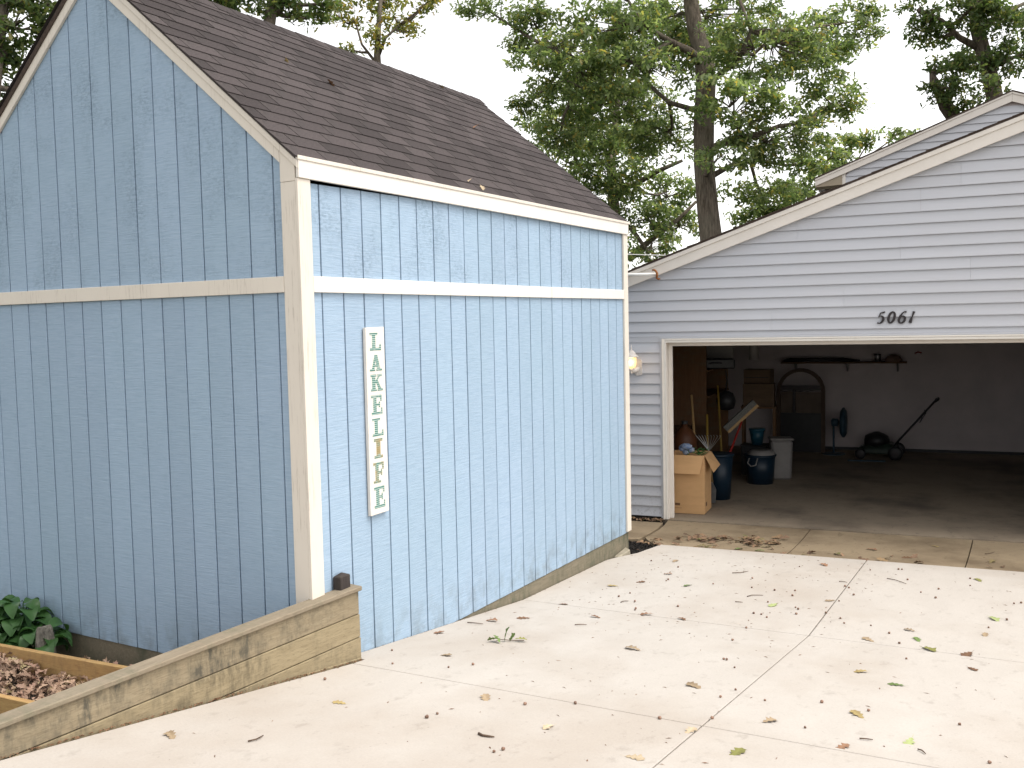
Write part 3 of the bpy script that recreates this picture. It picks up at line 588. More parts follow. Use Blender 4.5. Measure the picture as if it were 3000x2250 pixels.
DRIFT = mat_leaf('drifted_leaf_mix', [(0,(.09,.055,.035)),(.3,(.17,.105,.065)),(.6,(.26,.16,.095)),(.85,(.20,.14,.07)),(1,(.14,.15,.05))], 0, .8)
pts = []
for i in range(1700):
    p = Ab+nb*rng.uniform(.05,.61)+db*rng.uniform(.4,3.06); pts.append((p.x, p.y, .225+.03*math.sin(p.x*5)+rng.uniform(0,.05)))
litter('leaf_litter', pts, DRYL, 'dry brown leaf litter filling the raised bed behind plank wall', 'leaf litter', (.04,.08))
pts = [(rng.uniform(-2.15,-.25), rng.uniform(-.42,-.03), .115+rng.uniform(0,.05)) for i in range(260)]
litter('leaf_litter', pts, DRYL, 'dark strip of dry leaves between pine board and shed foundation', 'leaf litter', (.05,.09))
# leafy plants left of the bed
HOST = mat_leaf('broad_leaf', [(0,(.028,.075,.022)),(.4,(.045,.115,.032)),(.75,(.065,.145,.045)),(.93,(.10,.17,.04)),(1,(.20,.18,.05))], .22, .42)
def broad(L, seed):
    r = random.Random(seed); m = MB(); vs = []; fs = []; n = 7
    for k in range(n+1):
        t = k/n; wdt = .34*math.sin(math.pi*min(1, t*.93+.05))**.8*L; z = L*(.32*math.sin(t*2.4)-.30*t*t); x = L*t*(1-.12*t)
        up = .10*L*math.sin(math.pi*t)
        vs += [(x, wdt, z+up+r.uniform(-.01,.01)*L), (x, wdt*.5, z+up*.35), (x, 0, z), (x, -wdt*.5, z+up*.35), (x, -wdt, z+up+r.uniform(-.01,.01)*L)]
    for k in range(n):
        for j in range(4): a = k*5+j; fs.append((a,a+1,a+6,a+5))
    return m.add(vs, fs).mesh('leaf', True)
BRD = [broad(.25, i) for i in range(4)]
stemm = MB().tube([(0,0,0),(0,0,.5),(.015,0,1)], [.006,.005,.003], 5).mesh('stem')
spots = [((-2.62,-.18,.10), .52, 34, 'clump of broad green leaves tall against the blue gable wall'), ((-2.36,-.22,.10), .34, 30, 'low clump of broad green leaves beside the pitted edging stone'), ((-2.60,-.40,.14), .28, 30, 'clump of broad green leaves spilling over the pine board'), ((-2.92,-.24,.10), .46, 30, 'clump of broad green leaves at the photo\'s left edge')]
for (p, h, n, lab) in spots:
    t = thing('broadleaf_plant', lab, 'plant', p, 0, 'broad-leaved plants by the gable wall')
    for k in range(n):
        a = rng.uniform(0, 6.28); hh = h*rng.uniform(.35, 1); r_ = .17*(1-hh/h*.55)*rng.uniform(.3,1)
        x, y, z = r_*math.cos(a), r_*math.sin(a)*.7, hh*.85; s = rng.uniform(.55, .85)
        o = obj('leaf', BRD[k % 4], HOST, t, loc=(x, y, z), rot=(rng.uniform(-.4,.4), rng.uniform(.05,.65), a+rng.uniform(-.8,.8))); o.scale = (s, s, s)
        d = Vector((x, y, z)); st = obj('stem', stemm, GREENV, t); st.rotation_euler = d.to_track_quat('Z', 'Y').to_euler(); st.scale = (1, 1, d.length)
t = thing('weed', 'small lime green weed sprouting by the shed foundation', 'weed', (-1.52,-.14,.11))
for k in range(5):
    o = obj('leaf', BRD[k % 4], GREENV if k % 2 else LEAFM['green'], t, loc=(.01*k,0,.01*k), rot=(.2,-.5,1.3*k)); o.scale = (.32,)*3
m = MB().loft([[(-.03,-.10,0),(.03,-.11,0),(.035,.10,0),(-.035,.11,0)],[(-.028,-.10,.14),(.026,-.09,.15),(.03,.09,.16),(-.03,.10,.15)],[(-.022,-.08,.25),(.018,-.07,.26),(.02,.07,.24),(-.02,.08,.25)]])
o = m.build('edging_stone', STONE, bevel=.012); o.location = (-2.25, -.26, .09); o.scale = (.55,.75,1.35); tag(o, 'upright pitted grey edging stone between the plants and shed foundation', 'stone')

# ------------------------------------------------------------------ mulch pit and block at the shed's far corner
m = MB().add([(-.5,4.93,.0),(.02,4.70,.01),(.15,4.85,.0),(.20,5.26,.0),(-.1,5.50,.0),(-.6,5.45,.0)], [(0,1,2,3,4,5)])
mo = struct('mulch_bed', m.mesh('mulch_bed'), MULCH)
pts = [(rng.uniform(-.45,.17), rng.uniform(4.86,5.42), .005+rng.uniform(0,.015)) for i in range(220)]
pts = [p for p in pts if p[0] < .10+(p[1]-4.86)*.12]
o = litter('mulch_chips', pts, MULCH, 'black mulch chips in the hollow at shed corner', 'mulch', (.03,.05))
pts = [(rng.uniform(-.35,.0), rng.uniform(5.28,5.46), .03+rng.uniform(0,.01)) for i in range(14)]+[(.08+rng.uniform(-.1,.1), 5.38+rng.uniform(-.04,.04), .03) for i in range(8)]
litter('leaf_scraps', pts, DRIFT, 'brown leaf scraps lying along the back edge of black mulch', 'leaf scraps', (.05,.08), curl=1, tilt=.4)
m = MB().loft([[(.002,4.50,-.05),(.075,4.47,-.05),(.100,4.74,-.05),(.004,4.83,-.05)],[(.002,4.50,.075),(.060,4.48,.078),(.088,4.72,.108),(.004,4.80,.108)]])
tag(m.build('stone_block', simple('grey_block', (.36,.32,.25), (.28,.25,.19), 18, rough=1, bs=.5), bevel=.008), 'small pale stone block wedged under the far corner of shed', 'stone')

# ------------------------------------------------------------------ litter on the concrete
def gnd(x, y): return zs(x, y) if y < BK(x) else za(x, min(y, SEAM(x)))
LEAF = [(0.21,1.73,"rust"),(0.36,1.96,"brown"),(0.10,1.17,"rust"),(0.49,0.69,"tan"),(0.49,3.38,"yellow"),(1.07,3.69,"green"),(0.76,4.02,"rust"),(0.65,3.62,"brown"),(1.19,0.05,"tan"),(1.70,-0.18,"pale"),(1.43,1.56,"tan"),(2.07,0.95,"tan"),(2.32,0.18,"pale"),(0.58,-0.46,"yellow"),(0.80,2.33,"brown"),(1.09,2.65,"rust"),(1.38,2.67,"brown"),(0.37,2.62,"brown"),(2.74,2.81,"tan"),(3.05,2.98,"green"),(3.15,2.77,"olive"),(3.39,2.78,"brown"),(3.45,2.38,"brown"),(2.85,1.87,"yellow"),(3.08,1.69,"green"),(2.62,0.56,"tan"),(2.99,0.95,"yellow"),(3.29,0.63,"palegreen"),(3.02,0.37,"rust"),(2.61,-0.00,"olive"),(2.23,-0.33,"pale"),(2.97,3.19,"tan"),(3.47,3.32,"tan"),(3.50,3.81,"palegreen"),(3.31,5.12,"olive"),(1.90,3.41,"palegreen"),(2.28,3.77,"tan"),(1.96,5.08,"rust"),(2.22,6.21,"rust"),(2.79,6.66,"yellow"),(2.60,5.97,"brown"),(1.20,5.58,"green"),(0.98,5.56,"green"),(0.63,4.58,"tan"),(0.26,-1.30,"tan")]
LBL = {0:'rust brown oak leaf by shed base, with a twig beside it',4:'yellow brown oak leaf flat on concrete near mulch corner',5:'bright green leaf lying close to a slim twig mid driveway',9:'pale tan curled leaf on the near left driveway panel',12:'pale curled leaf resting across the near driveway joint',18:'twiggy tan leaf cluster lying on the far driveway joint',19:'bright green oak leaf on driveway toward the right edge',22:'thick pinkish brown leaf near the driveway\'s right edge',24:'yellow green oak leaf in the middle of right panel',27:'pale green leaf near the photo\'s lower right corner',28:'orange tan leaf resting on the near joint at right',30:'pale tan green leaf at the photo\'s bottom edge',44:'tan leaf on concrete close to the plank wall',13:'small yellow leaf in front of plank wall end',1:'dark brown leaf cluster by the shed, right of the rust leaf',2:'rust leaf lying against the bottom of shed siding',3:'dry tan leaf close to plank wall end and joint',6:'rust leaf left of the bright green leaf',7:'small brown leaf right of the yellow brown leaf',8:'curled tan leaf standing left of the pale near leaf',10:'tan leaf in middle of the second driveway panel',11:'tan leaf left of the lengthwise joint, middle panel',14:'brown scrap of leaf before the far joint',15:'rust leaf caught on the far joint left of centre',16:'brown leaf scrap on far joint, right of rust leaf',17:'brown leaf scrap where far joint meets the shed',20:'olive leaf just below the bright green oak leaf at right',21:'brown leaf on the far joint near right edge',23:'yellow leaf lying right of the joint crossing',25:'curled tan leaf right of near joint crossing',26:'yellow leaf above the orange tan leaf at right',31:'tan leaf scrap left of bright green oak leaf',32:'curled tan leaf on far panel at right edge',33:'pale green leaf on the far panel at right edge',34:'olive leaf near the slab back edge at right',35:'pale green leaf among acorns in the far panel',36:'tan leaf resting on the lengthwise joint, far panel',37:'rust leaf just below the slab back edge',38:'rust leaf on the middle apron slab',39:'yellow leaf on apron close to garage floor',40:'dark brown leaf on the middle apron slab',41:'green leaf at front edge of apron drift',42:'green leaf left of the other green apron leaf',43:'tan leaf near black mulch on the far panel',29:'olive curled leaf near the bottom edge, right of joint'}
MS = {}
for i, (x, y, c) in enumerate(LEAF):
    kind = random.choice((0,0,1,1)); me0 = OAK[kind][i % 3]; key = (kind, i % 3, c)
    if key not in MS: MS[key] = me0.copy(); MS[key].materials.clear(); MS[key].materials.append(LEAFM[c])
    s = random.uniform(.62, .98)*(.8 if i in (7,13,14,16,17,31) else 1.05)
    o = obj('fallen_leaf', MS[key], None, None, loc=(x, y, gnd(x, y)+.003), rot=(random.uniform(-.14,.14), random.uniform(-.14,.14), random.uniform(0,6.28))); o.scale = (s,)*3
    nm = {'tan':'small dry tan leaf','rust':'small rust brown leaf','brown':'small dark brown leaf','yellow':'small yellow leaf','pale':'small pale dry leaf','green':'small fresh green leaf','olive':'small olive green leaf','palegreen':'small pale green leaf'}[c]
    plc = 'scattered on the dark apron before the garage' if y > BK(x) else ('scattered on the far driveway panels' if y > J1(x) else 'scattered on the near driveway panels')
    tag(o, LBL.get(i, nm+' '+plc), 'leaf', 'fallen oak leaves on the concrete')
ROOFL = [(-1.013,3.648,'rust',1.3,'orange brown oak leaf lying on the shed roof slope'),(-1.159,1.214,'yellow',.5,'tiny yellow leaf scrap high on the shed roof'),(-1.014,1.542,'brown',.7,'small dark brown leaf on shed roof slope'),(-1.72,4.147,'yellow',.6,'small yellow leaf by the shed ridge'),(-.081,2.033,'pale',.6,'pale leaf scrap just above the shed eave'),(-.03,2.14,'pale',.6,'pale leaf scrap sticking over the shed eave')]
for x, y, c, s, lab in ROOFL:
    me = OAK[1][1].copy(); me.materials.clear(); me.materials.append(LEAFM[c]); o = obj('roof_leaf', me, None, None, loc=(x, y, 3.497-.832*x+.016), rot=(0, SL, random.uniform(0,6))); o.scale = (s,)*3
    tag(o, lab, 'leaf', 'leaves on the shed roof')
AC = [(1.50,4.23),(1.59,3.89),(1.79,3.89),(1.95,3.96),(1.97,3.78),(2.11,3.38),(2.08,3.42),(2.13,3.23),(1.89,3.09),(1.95,3.03),(1.83,3.09),(1.84,3.48),(2.34,4.28),(2.30,4.32),(2.42,4.05),(2.35,3.79),(2.70,3.18),(2.85,3.04),(2.51,3.15),(2.46,3.27),(2.33,3.37),(3.03,4.60),(3.04,4.27),(2.91,4.41),(2.75,4.83),(3.24,5.14),(3.26,4.86),(2.05,1.66),(2.03,1.66),(2.15,1.50),(1.92,2.22),(2.27,0.83),(2.30,1.02),(2.50,0.91),(2.78,1.06),(3.03,1.05),(2.80,0.56),(3.48,1.08),(3.65,0.54),(3.05,2.40),(2.95,2.82),(3.59,3.83),(3.48,3.54),(3.67,4.43),(3.62,4.38),(1.89,2.67),(0.84,3.82),(0.84,3.77),(0.72,3.21),(0.68,3.06),(0.86,2.98),(0.95,2.78),(0.96,2.74),(1.23,3.00),(1.25,3.86),(2.35,0.43),(2.12,0.27),(0.42,4.47),(0.75,4.33),(1.77,4.90),(2.39,5.07),(2.62,5.22),(2.65,5.23),(1.11,-0.40),(1.12,-0.32),(0.14,0.59),(0.76,0.60),(0.67,0.46),(0.34,0.33),(0.23,-0.17),(1.42,0.08),(1.64,0.25),(1.67,-0.58),(1.65,-0.63)]
acm = MB().lathe([(.001,-.0125),(.005,-.0115),(.0088,-.006),(.0095,0),(.0105,.001),(.0108,.004),(.008,.008),(.003,.0098),(.0015,.0125),(.001,.013)], (0,0,0), 10).mesh('acorn', True); acm.materials.append(ACORNM)
for x, y in AC:
    s = random.uniform(.6, .92); o = obj('acorn', acm, None, None, loc=(x, y, gnd(x, y)+.0095*s), rot=(random.uniform(1.2,1.9), 0, random.uniform(0,6.28))); o.scale = (s,)*3
    tag(o, 'small brown acorn scattered on the ' + ('far' if y > J1(x) else 'near') + ' driveway panels', 'acorn', 'acorns on the driveway')
TW_ = [((0.62,-1.16),(0.62,-1.06),'straight twig alone on near concrete left of centre'),((1.46,-0.46),(1.55,-0.46),'thick brown twig on the near driveway panel'),((2.58,4.79),(2.76,4.66),'long bent twig on far right driveway panel'),((1.64,3.57),(1.75,3.67),'dark twig lying across the far middle panel'),((1.28,4.34),(1.39,4.48),'forked twig on the concrete near the apron leaves'),((3.07,0.54),(3.13,0.56),'short brown twig near the lower right joint'),((3.34,0.54),(3.38,0.49),'short twig at the lower right of driveway'),((3.28,6.50),(3.36,6.63),'reddish twig on the apron at right'),((0.77,2.89),(0.81,2.96),'short twig just beyond the far joint at left'),((0.79,1.98),(0.86,2.04),'thin twig on panel beside the shed base'),((1.60,3.36),(1.66,3.37),'tiny straight twig in the far panel middle'),((0.10,1.57),(0.22,1.60),'curved twig touching the rust leaf by shed'),((2.22,4.47),(2.29,4.47),'short twig beside the driveway\'s lengthwise joint')]
for a, b, lab in TW_:
    a3 = Vector((*a, gnd(*a)+.006)); b3 = Vector((*b, gnd(*b)+.006)); pd = Vector((-(b3-a3).y, (b3-a3).x, 0))*random.uniform(-.18,.18); r0 = .0065 if 'thick' in lab else .0038
    m = MB().tube([a3, a3.lerp(b3,.35)+pd+Vector((0,0,.003)), a3.lerp(b3,.7)+pd*.6+Vector((0,0,.002)), b3], [r0, r0*.9, r0*.8, r0*.5], 6)
    if 'forked' in lab or 'bent' in lab: q = a3.lerp(b3,.6)+pd; m.tube([q, q+(b3-a3)*.25-pd*2+Vector((0,0,.008))], [r0*.6, r0*.3], 5)
    tag(m.build('twig', TWIGM, None, True), lab, 'twig', 'twigs on the concrete')
sp = thing('oak_sprig', 'fallen sprig with green leaves standing up on near driveway panel', 'sprig', (.63,1.25,zs(.63,1.25)))
MB().tube([(.10,.06,.006),(.03,.02,.008),(0,0,.012),(-.03,-.03,.02),(-.06,-.07,.015)], [.003,.003,.003,.0025,.002], 6).build('stem', TWIGM, sp)
for k, (p, r_, s) in enumerate((((0,0,.05),(0,-1.25,.6),.9),((-.05,-.06,.03),(.4,-.3,2.6),.75),((.03,.02,.03),(.9,-.9,.1),.6),((-.07,-.08,.03),(.8,.2,3.6),.6),((.08,.05,.012),(0,.1,.5),.7))):
    me = OAK[1][k % 3].copy(); me.materials.clear(); me.materials.append(LEAFM['green' if k < 4 else 'olive']); o = obj('leaf', me, None, sp, loc=p, rot=r_); o.scale = (s,)*3
# drifted leaves on the apron
pts = []
for i in range(95):
    t = rng.uniform(0, 1); x = .55+rng.normal(0,.20)+(.45 if i % 2 else 0); y = 5.92+rng.normal(0,.12)+.12*(i % 2); pts.append((x, y, za(x, y)+.008+rng.uniform(0,.02)))
for i in range(30): x = rng.uniform(.0,3.6); y = BK(x)+rng.uniform(.05,.55); pts.append((x, y, za(x, y)+.006))
litter('leaf_drift', pts, DRIFT, 'drift of dry brown leaves on the dark apron before garage', 'leaf drift', (.06,.12), curl=1, tilt=.45)
pts = [(x, SEAM(x)-rng.uniform(.03,.16), .0) for x in rng.uniform(-.75,-.28, 60)]
litter('leaf_scraps', pts, DRIFT, 'dark leaf scraps along the foot of siding left of garage door', 'leaf scraps', (.03,.07), curl=1, tilt=.5)
m = MB()
for i in range(520):
    x = rng.uniform(.1, 4.0); y = rng.uniform(-1.4, 6.9)
    if rng.random() < .5: x = rng.uniform(.05, 2.6); y = rng.uniform(2, 6.5)
    if y < .5 and x < .25: continue
    z = gnd(x, y); a = rng.uniform(0, 6.28); L = rng.uniform(.004,.020); w_ = rng.uniform(.0015,.004); c, s = math.cos(a), math.sin(a)
    m.add([(x-L*c,y-L*s,z+.001),(x+w_*s,y-w_*c,z+.003),(x+L*c,y+L*s,z+.0015),(x-w_*s,y+w_*c,z+.004)], [(0,1,2,3)])
for i in range(300):
    s = rng.uniform(-.0, 2.3); q = B0+DW*s+NW*abs(rng.normal(.012,.012)); z = zs(q.x, q.y)
    L = rng.uniform(.004,.014); a = rng.uniform(0,6.28); m.add([(q.x-L*math.cos(a),q.y-L*math.sin(a),z+.001),(q.x+L*.4*math.sin(a),q.y-L*.4*math.cos(a),z+.005),(q.x+L*math.cos(a),q.y+L*math.sin(a),z+.002),(q.x-L*.4*math.sin(a),q.y+L*.4*math.cos(a),z+.006)], [(0,1,2,3)])
for i in range(160):
    y = rng.uniform(.45, 4.3); x = abs(rng.normal(.006,.008)); z = zs(x, y); L = rng.uniform(.004,.013); a = rng.uniform(0,6.28)
    m.add([(x-L*math.cos(a)*.5,y-L*math.sin(a),z+.001),(x+L*.3,y,z+.005),(x+L*math.cos(a)*.5,y+L*math.sin(a),z+.002)], [(0,1,2)])
o = m.build('debris', LEAFM['brown']); tag(o, 'fine brown plant crumbs scattered over the concrete', 'debris', kind='stuff')

# ------------------------------------------------------------------ inside the garage
bx = gthing('cardboard_box', 'open cardboard box with folded-out flaps just inside the garage door', 'box', -.06, .385, 0, .02)
W_, D_, H_ = .475, .46, .75
MB().box(0,W_,0,.006,.003,H_).box(0,W_,D_-.006,D_,.003,H_).box(0,.006,.007,D_-.007,.003,H_).box(W_-.006,W_,.007,D_-.007,.003,H_).box(.006,W_-.006,.006,D_-.006,.003,.01).build('body', CARD, bx, bevel=.003)
MB().add([(.0,-.002,H_),(W_-.005,-.002,H_),(W_-.045,-.075,H_-.225),(.0,-.075,H_-.225),(.0,-.006,H_),(W_-.005,-.006,H_),(W_-.045,-.079,H_-.225),(.0,-.079,H_-.225)], [(0,1,2,3),(7,6,5,4),(0,4,5,1),(1,5,6,2),(2,6,7,3),(3,7,4,0)]).build('flap', CARD, bx)
MB().add([(W_+.002,.02,H_),(W_+.002,D_-.02,H_),(W_+.125,D_-.05,H_-.165),(W_+.105,.05,H_-.215),(W_+.006,.02,H_),(W_+.006,D_-.02,H_),(W_+.129,D_-.05,H_-.165),(W_+.109,.05,H_-.215)], [(0,1,2,3),(7,6,5,4),(0,4,5,1),(1,5,6,2),(2,6,7,3),(3,7,4,0)]).build('flap', CARD, bx)
INK = simple('brown_ink', (.17,.09,.045), (.15,.08,.04), 20)
MB().box(.10,.165,-.0008,.0005,.105,.135).box(.10,.185,-.0008,.0005,.07,.074).build('printed_mark', INK, bx); MB().box(W_-.0005,W_+.0008,.08,.17,.09,.14).build('printed_mark', INK, bx)
t = gthing('plastic_jug', 'crumpled blue and clear plastic lying on top of cardboard box', 'plastic', .12, .53, .74)
m = MB()
for k in range(4): m.lathe([(.03,-.07),(.045,-.03),(.04,.03),(.02,.07)], (rng.uniform(-.06,.08), rng.uniform(-.05,.05), .03+.025*k), 9, 'x' if k % 2 else 'y')
m.build('jug', simple('blue_clear_plastic', (.10,.16,.30), (.35,.38,.42), 14, rough=.25), t, True)
m = MB()
for k in range(40): a = rng.uniform(0,6.28); p = Vector((rng.uniform(.15,.38), rng.uniform(.45,.75), .74+rng.uniform(0,.05))); m.tube([p, p+Vector((math.cos(a),math.sin(a),.4))*.05], [.008,.002], 4)
o = m.build('green_garland', GREENV); o.matrix_world = gm; tag(o, 'green artificial garland stuffed in the top of cardboard box', 'garland')
def pole(name, mat, a, b, r, lab, cat, grp=None, head=None):
    t = gthing(name, lab, cat, *a, 0, grp); d = Vector(b)-Vector(a); MB().tube([(0,0,0), d*.5, d], r, 8).build('handle', mat, t, True)
    if head: head(t, d)
    return t
def blade(t, d):
    MB().prism([(-.10,-.02),(.10,-.02),(.11,.16),(.06,.26),(-.06,.26),(-.11,.16)], 'y', -.01, .012).build('blade', METAL, t).location = (0,0,-.0)
def tines(t, d):
    m = MB()
    for k in range(9): x = -.16+.04*k; m.tube([d, d+Vector((x*.6,-.01,.12)), d+Vector((x,-.03,.20)), d+Vector((x,-.08,.22))], .004, 5)
    m.build('tines', METAL, t)
pole('shovel', TANW, (.20,1.05,.03), (.02,1.45,1.43), .017, 'tan-handled shovel leaning behind the cardboard box', 'shovel', 'long-handled tools', blade)
pole('garden_fork', YELP, (.30,1.15,.03), (.26,1.32,1.18), .016, 'short yellow-handled tool standing behind cardboard box', 'garden tool', 'long-handled tools', blade)
pole('garden_hoe', YELP, (.30,2.2,.03), (.20,2.35,1.50), .016, 'yellow-handled tool upright against the plywood wall', 'garden tool', 'long-handled tools', blade)
pole('leaf_rake', TANW, (.34,1.35,.02), (.34,1.05,.72), .013, 'leaf rake with metal tines upward by cardboard box', 'rake', 'long-handled tools', tines)
def brush(t, d): m = MB().box(-.28,.28,-.035,.035,-.02,.02); o = m.build('head', TANW, t); o.location = d; o.rotation_euler = (0,-.75,.25); m = MB().box(-.28,.28,-.045,.045,.021,.10); o2 = m.build('bristles', simple('grey_bristle', (.11,.11,.10), (.07,.07,.065), 60, rough=.9), t); o2.location = d; o2.rotation_euler = (0,-.75,.25)
pole('push_broom', REDP, (.30,1.45,.02), (.60,2.10,1.05), .015, 'push broom upside down with red handle and grey bristles', 'broom', 'long-handled tools', brush)
def bin_(name, mat, u, y, z, r0, r1, h, lab, cat, rim=True, grp=None):
    t = gthing(name, lab, cat, u, y, z, 0, grp); MB().lathe([(r0,0),(r1,h),(r1-.01,h),(r0-.01,.012)], (0,0,0), 20).build('body', mat, t, True)
    if rim: MB().lathe([(r1+.001,h-.03),(r1+.015,h-.025),(r1+.015,h+.004),(r1-.006,h+.005)], (0,0,0), 20).build('rim', mat, t, True)
    return t
t = bin_('tote', BLUEP, .70, 2.95, 0, .19, .225, .43, 'round blue tub with rope handles on the garage floor', 'tub')
MB().tube([(-.12,-.215,.40),(-.14,-.25,.33),(-.09,-.26,.28),(-.02,-.26,.30),(0,-.225,.40)], .010, 7).build('rope_handle', GREYP, t, True)
MB().lathe([(.19,.415),(.205,.44),(.15,.50),(.05,.49)], (.02,0,0), 14).build('cloth', GREYP, t, True)
t = gthing('trash_bin', 'pale grey upright container beside the blue tub', 'container', .94, 3.40, 0, .3)
MB().loft([[(-.14,-.12,0),(.14,-.12,0),(.14,.12,0),(-.14,.12,0)],[(-.16,-.14,.60),(.16,-.14,.60),(.16,.14,.60),(-.16,.14,.60)]]).build('body', GREYP, t, bevel=.03); MB().box(-.175,.175,-.155,.155,.602,.635).build('lid', GREYP, t, bevel=.012)
bin_('bucket', TEAL, .53, 3.75, .47, .085, .115, .25, 'small teal bucket standing above the blue tub', 'bucket')
t = gthing('crate', 'dark crate under the teal bucket', 'crate', .50, 3.78, 0); MB().box(-.2,.2,-.16,.16,0,.46).build('body', BLACK, t, bevel=.01); MB().box(-.21,.21,-.17,.17,.461,.469).build('lid', BLACK, t)
bin_('recycling_bin', BLUEP, .37, 1.55, 0, .15, .19, .62, 'dark blue bin directly behind the cardboard box', 'bin')
t = gthing('orange_jug', 'orange container behind the cardboard box at the jamb', 'container', -.03, 1.25, .55); MB().lathe([(.14,0),(.17,.08),(.17,.30),(.10,.42),(.04,.46),(.04,.5)], (0,0,0), 14).build('body', ORAN, t, True); MB().lathe([(.045,.5),(.045,.54),(.02,.545)], (0,0,0), 12).build('cap', BLACK, t)
t = gthing('low_cabinet', 'low dark cabinet carrying the orange container', 'cabinet', -.33, 1.5, 0); MB().box(-.26,.26,-.5,.5,0,.548).build('body', PLY, t, bevel=.006); MB().box(.262,.275,-.48,.48,.03,.53).build('door', PLY, t)
t = gthing('wall_shelf', 'plywood shelf unit on garage left wall holding black case', 'shelf', -.59, 3.2, 0)
for z in (1.58, 1.70-.0): pass
box('shelf_board', PLY, t, .0, .62, -.7, .9, 1.685, 1.71); box('shelf_board', PLY, t, .0, .62, -.7, .9, 1.30, 1.325); box('upright', PLY, t, .0, .60, -.74, -.705, .9, 2.5); box('upright', PLY, t, .0, .60, .905, .94, .0, 2.5)
t = gthing('tool_case', 'black tool case on the upper garage shelf', 'case', -.15, 2.9, 1.71, .3); MB().box(-.1,.48,-.15,.15,0,.15).build('body', BLACK, t, bevel=.02); MB().tube([(.10,-.152,.08),(.12,-.18,.09),(.26,-.18,.09),(.28,-.152,.08)], .01, 6).build('handle', BLACK, t, True)
t = gthing('foam_panel', 'pale flat panel propped above the black case', 'panel', .0, 3.35, 1.875); MB().box(-.22,.24,-.02,.02,-.165,.26).build('panel', GREYP, t, bevel=.005); MB().box(-.21,.23,-.024,-.0205,-.15,.24).build('face', GREYP, t)
t = gthing('paint_can', 'pale cylindrical can on the garage side shelf', 'can', .46, 3.9, 1.80); MB().lathe([(.075,0),(.075,.26),(.07,.27)], (0,0,0), 16).build('body', GREYP, t, True); MB().lathe([(.079,.255),(.079,.272),(.07,.274)], (0,0,0), 16).build('rim', METAL, t); 
t = gthing('stacked_carton', 'brown carton on stand beside the arched frame', 'carton', .50, 4.15, 1.05, .1); MB().box(-.24,.24,-.18,.18,0,.36).build('body', CARD2, t, bevel=.006); MB().box(-.03,.03,-.1815,-.1805,.0,.36).build('tape', CARD2, t)
t = gthing('carton_stand', 'dark stand under the brown carton', 'stand', .50, 4.15, 0, .1); box('top', PLY, t, -.27,.27,-.21,.21,1.015,1.048)
for sx in (-.24,.24):
    for sy in (-.18,.18): box('leg', PLY, t, sx-.02,sx+.02,sy-.02,sy+.02,0,1.014)
t = gthing('top_carton', 'second smaller dark carton above the brown carton', 'carton', .50, 4.2, 1.412, -.1); MB().box(-.22,.2,-.15,.15,0,.22).build('body', CARD2, t, bevel=.006); MB().box(-.2,.18,-.1515,-.1505,.09,.10).build('tape', BLACK, t)
t = gthing('duffel_bag', 'black bag hanging from shelf edge above the tools', 'bag', .20, 2.95, 1.08); MB().lathe([(.04,0),(.12,.03),(.15,.14),(.11,.26),(.03,.30)], (0,0,0), 14).build('body', BLACK, t, True); MB().tube([(0,0,.29),(.02,0,.45),(0,.0,.60)], .012, 6).build('strap', BLACK, t)
# arched frame
t = gthing('arched_frame', 'dark round-topped frame with crossbar leaning by garage back wall', 'frame', .89, 6.35, 0)
fm = MB(); r1, r2 = .42, .355; arcp = [(r1*math.cos(R(a)), 1.11+r1*math.sin(R(a))) for a in range(0,181,12)]; arci = [(r2*math.cos(R(a)), 1.11+r2*math.sin(R(a))) for a in range(180,-1,-12)]
n = len(arcp)
for k in range(n-1): fm.prism([arcp[k], arcp[k+1], arci[n-2-k], arci[n-1-k]], 'y', -.03, .03)
fm.box(-r1,-r2,-.03,.03,0,1.11).box(r2,r1,-.03,.03,0,1.11); fm.build('rim', simple('dark_brown_wood', (.07,.045,.03), (.05,.03,.02), 6), t)
box('crossbar', IRON, t, -r2+.001,r2-.001,-.025,.025,1.14,1.22); box('panel', BLACK, t, -r2+.001,r2-.001,-.02,.02,.02,.72); box('mullion', IRON, t, -.14,-.09,-.022,.022,.721,1.139); box('backing', DARKW, t, -r2+.002, r2-.002, .0285,.0295,.01,1.10)
# fan
t = gthing('floor_fan', 'dark blue round fan facing right near garage back wall', 'fan', 1.50, 6.30, 0)
DB = simple('dark_blue_metal', (.03,.06,.085), (.02,.045,.065), 8, rough=.5)
MB().lathe([(.05,-.06),(.20,-.05),(.265,-.01),(.27,.02),(.20,.06),(.04,.07)], (.12,0,.57), 24, 'x').build('guard', DB, t, True); MB().lathe([(.05,-.16),(.07,-.14),(.07,-.05),(.04,-.04)], (.08,0,.57), 14, 'x').build('motor', DB, t, True)
MB().tube([(-.04,0,0),(-.04,0,.57)], .018, 8).build('post', DB, t); MB().lathe([(.2,0),(.2,.015),(.03,.03)], (-.04,0,0), 18).build('base', DB, t)
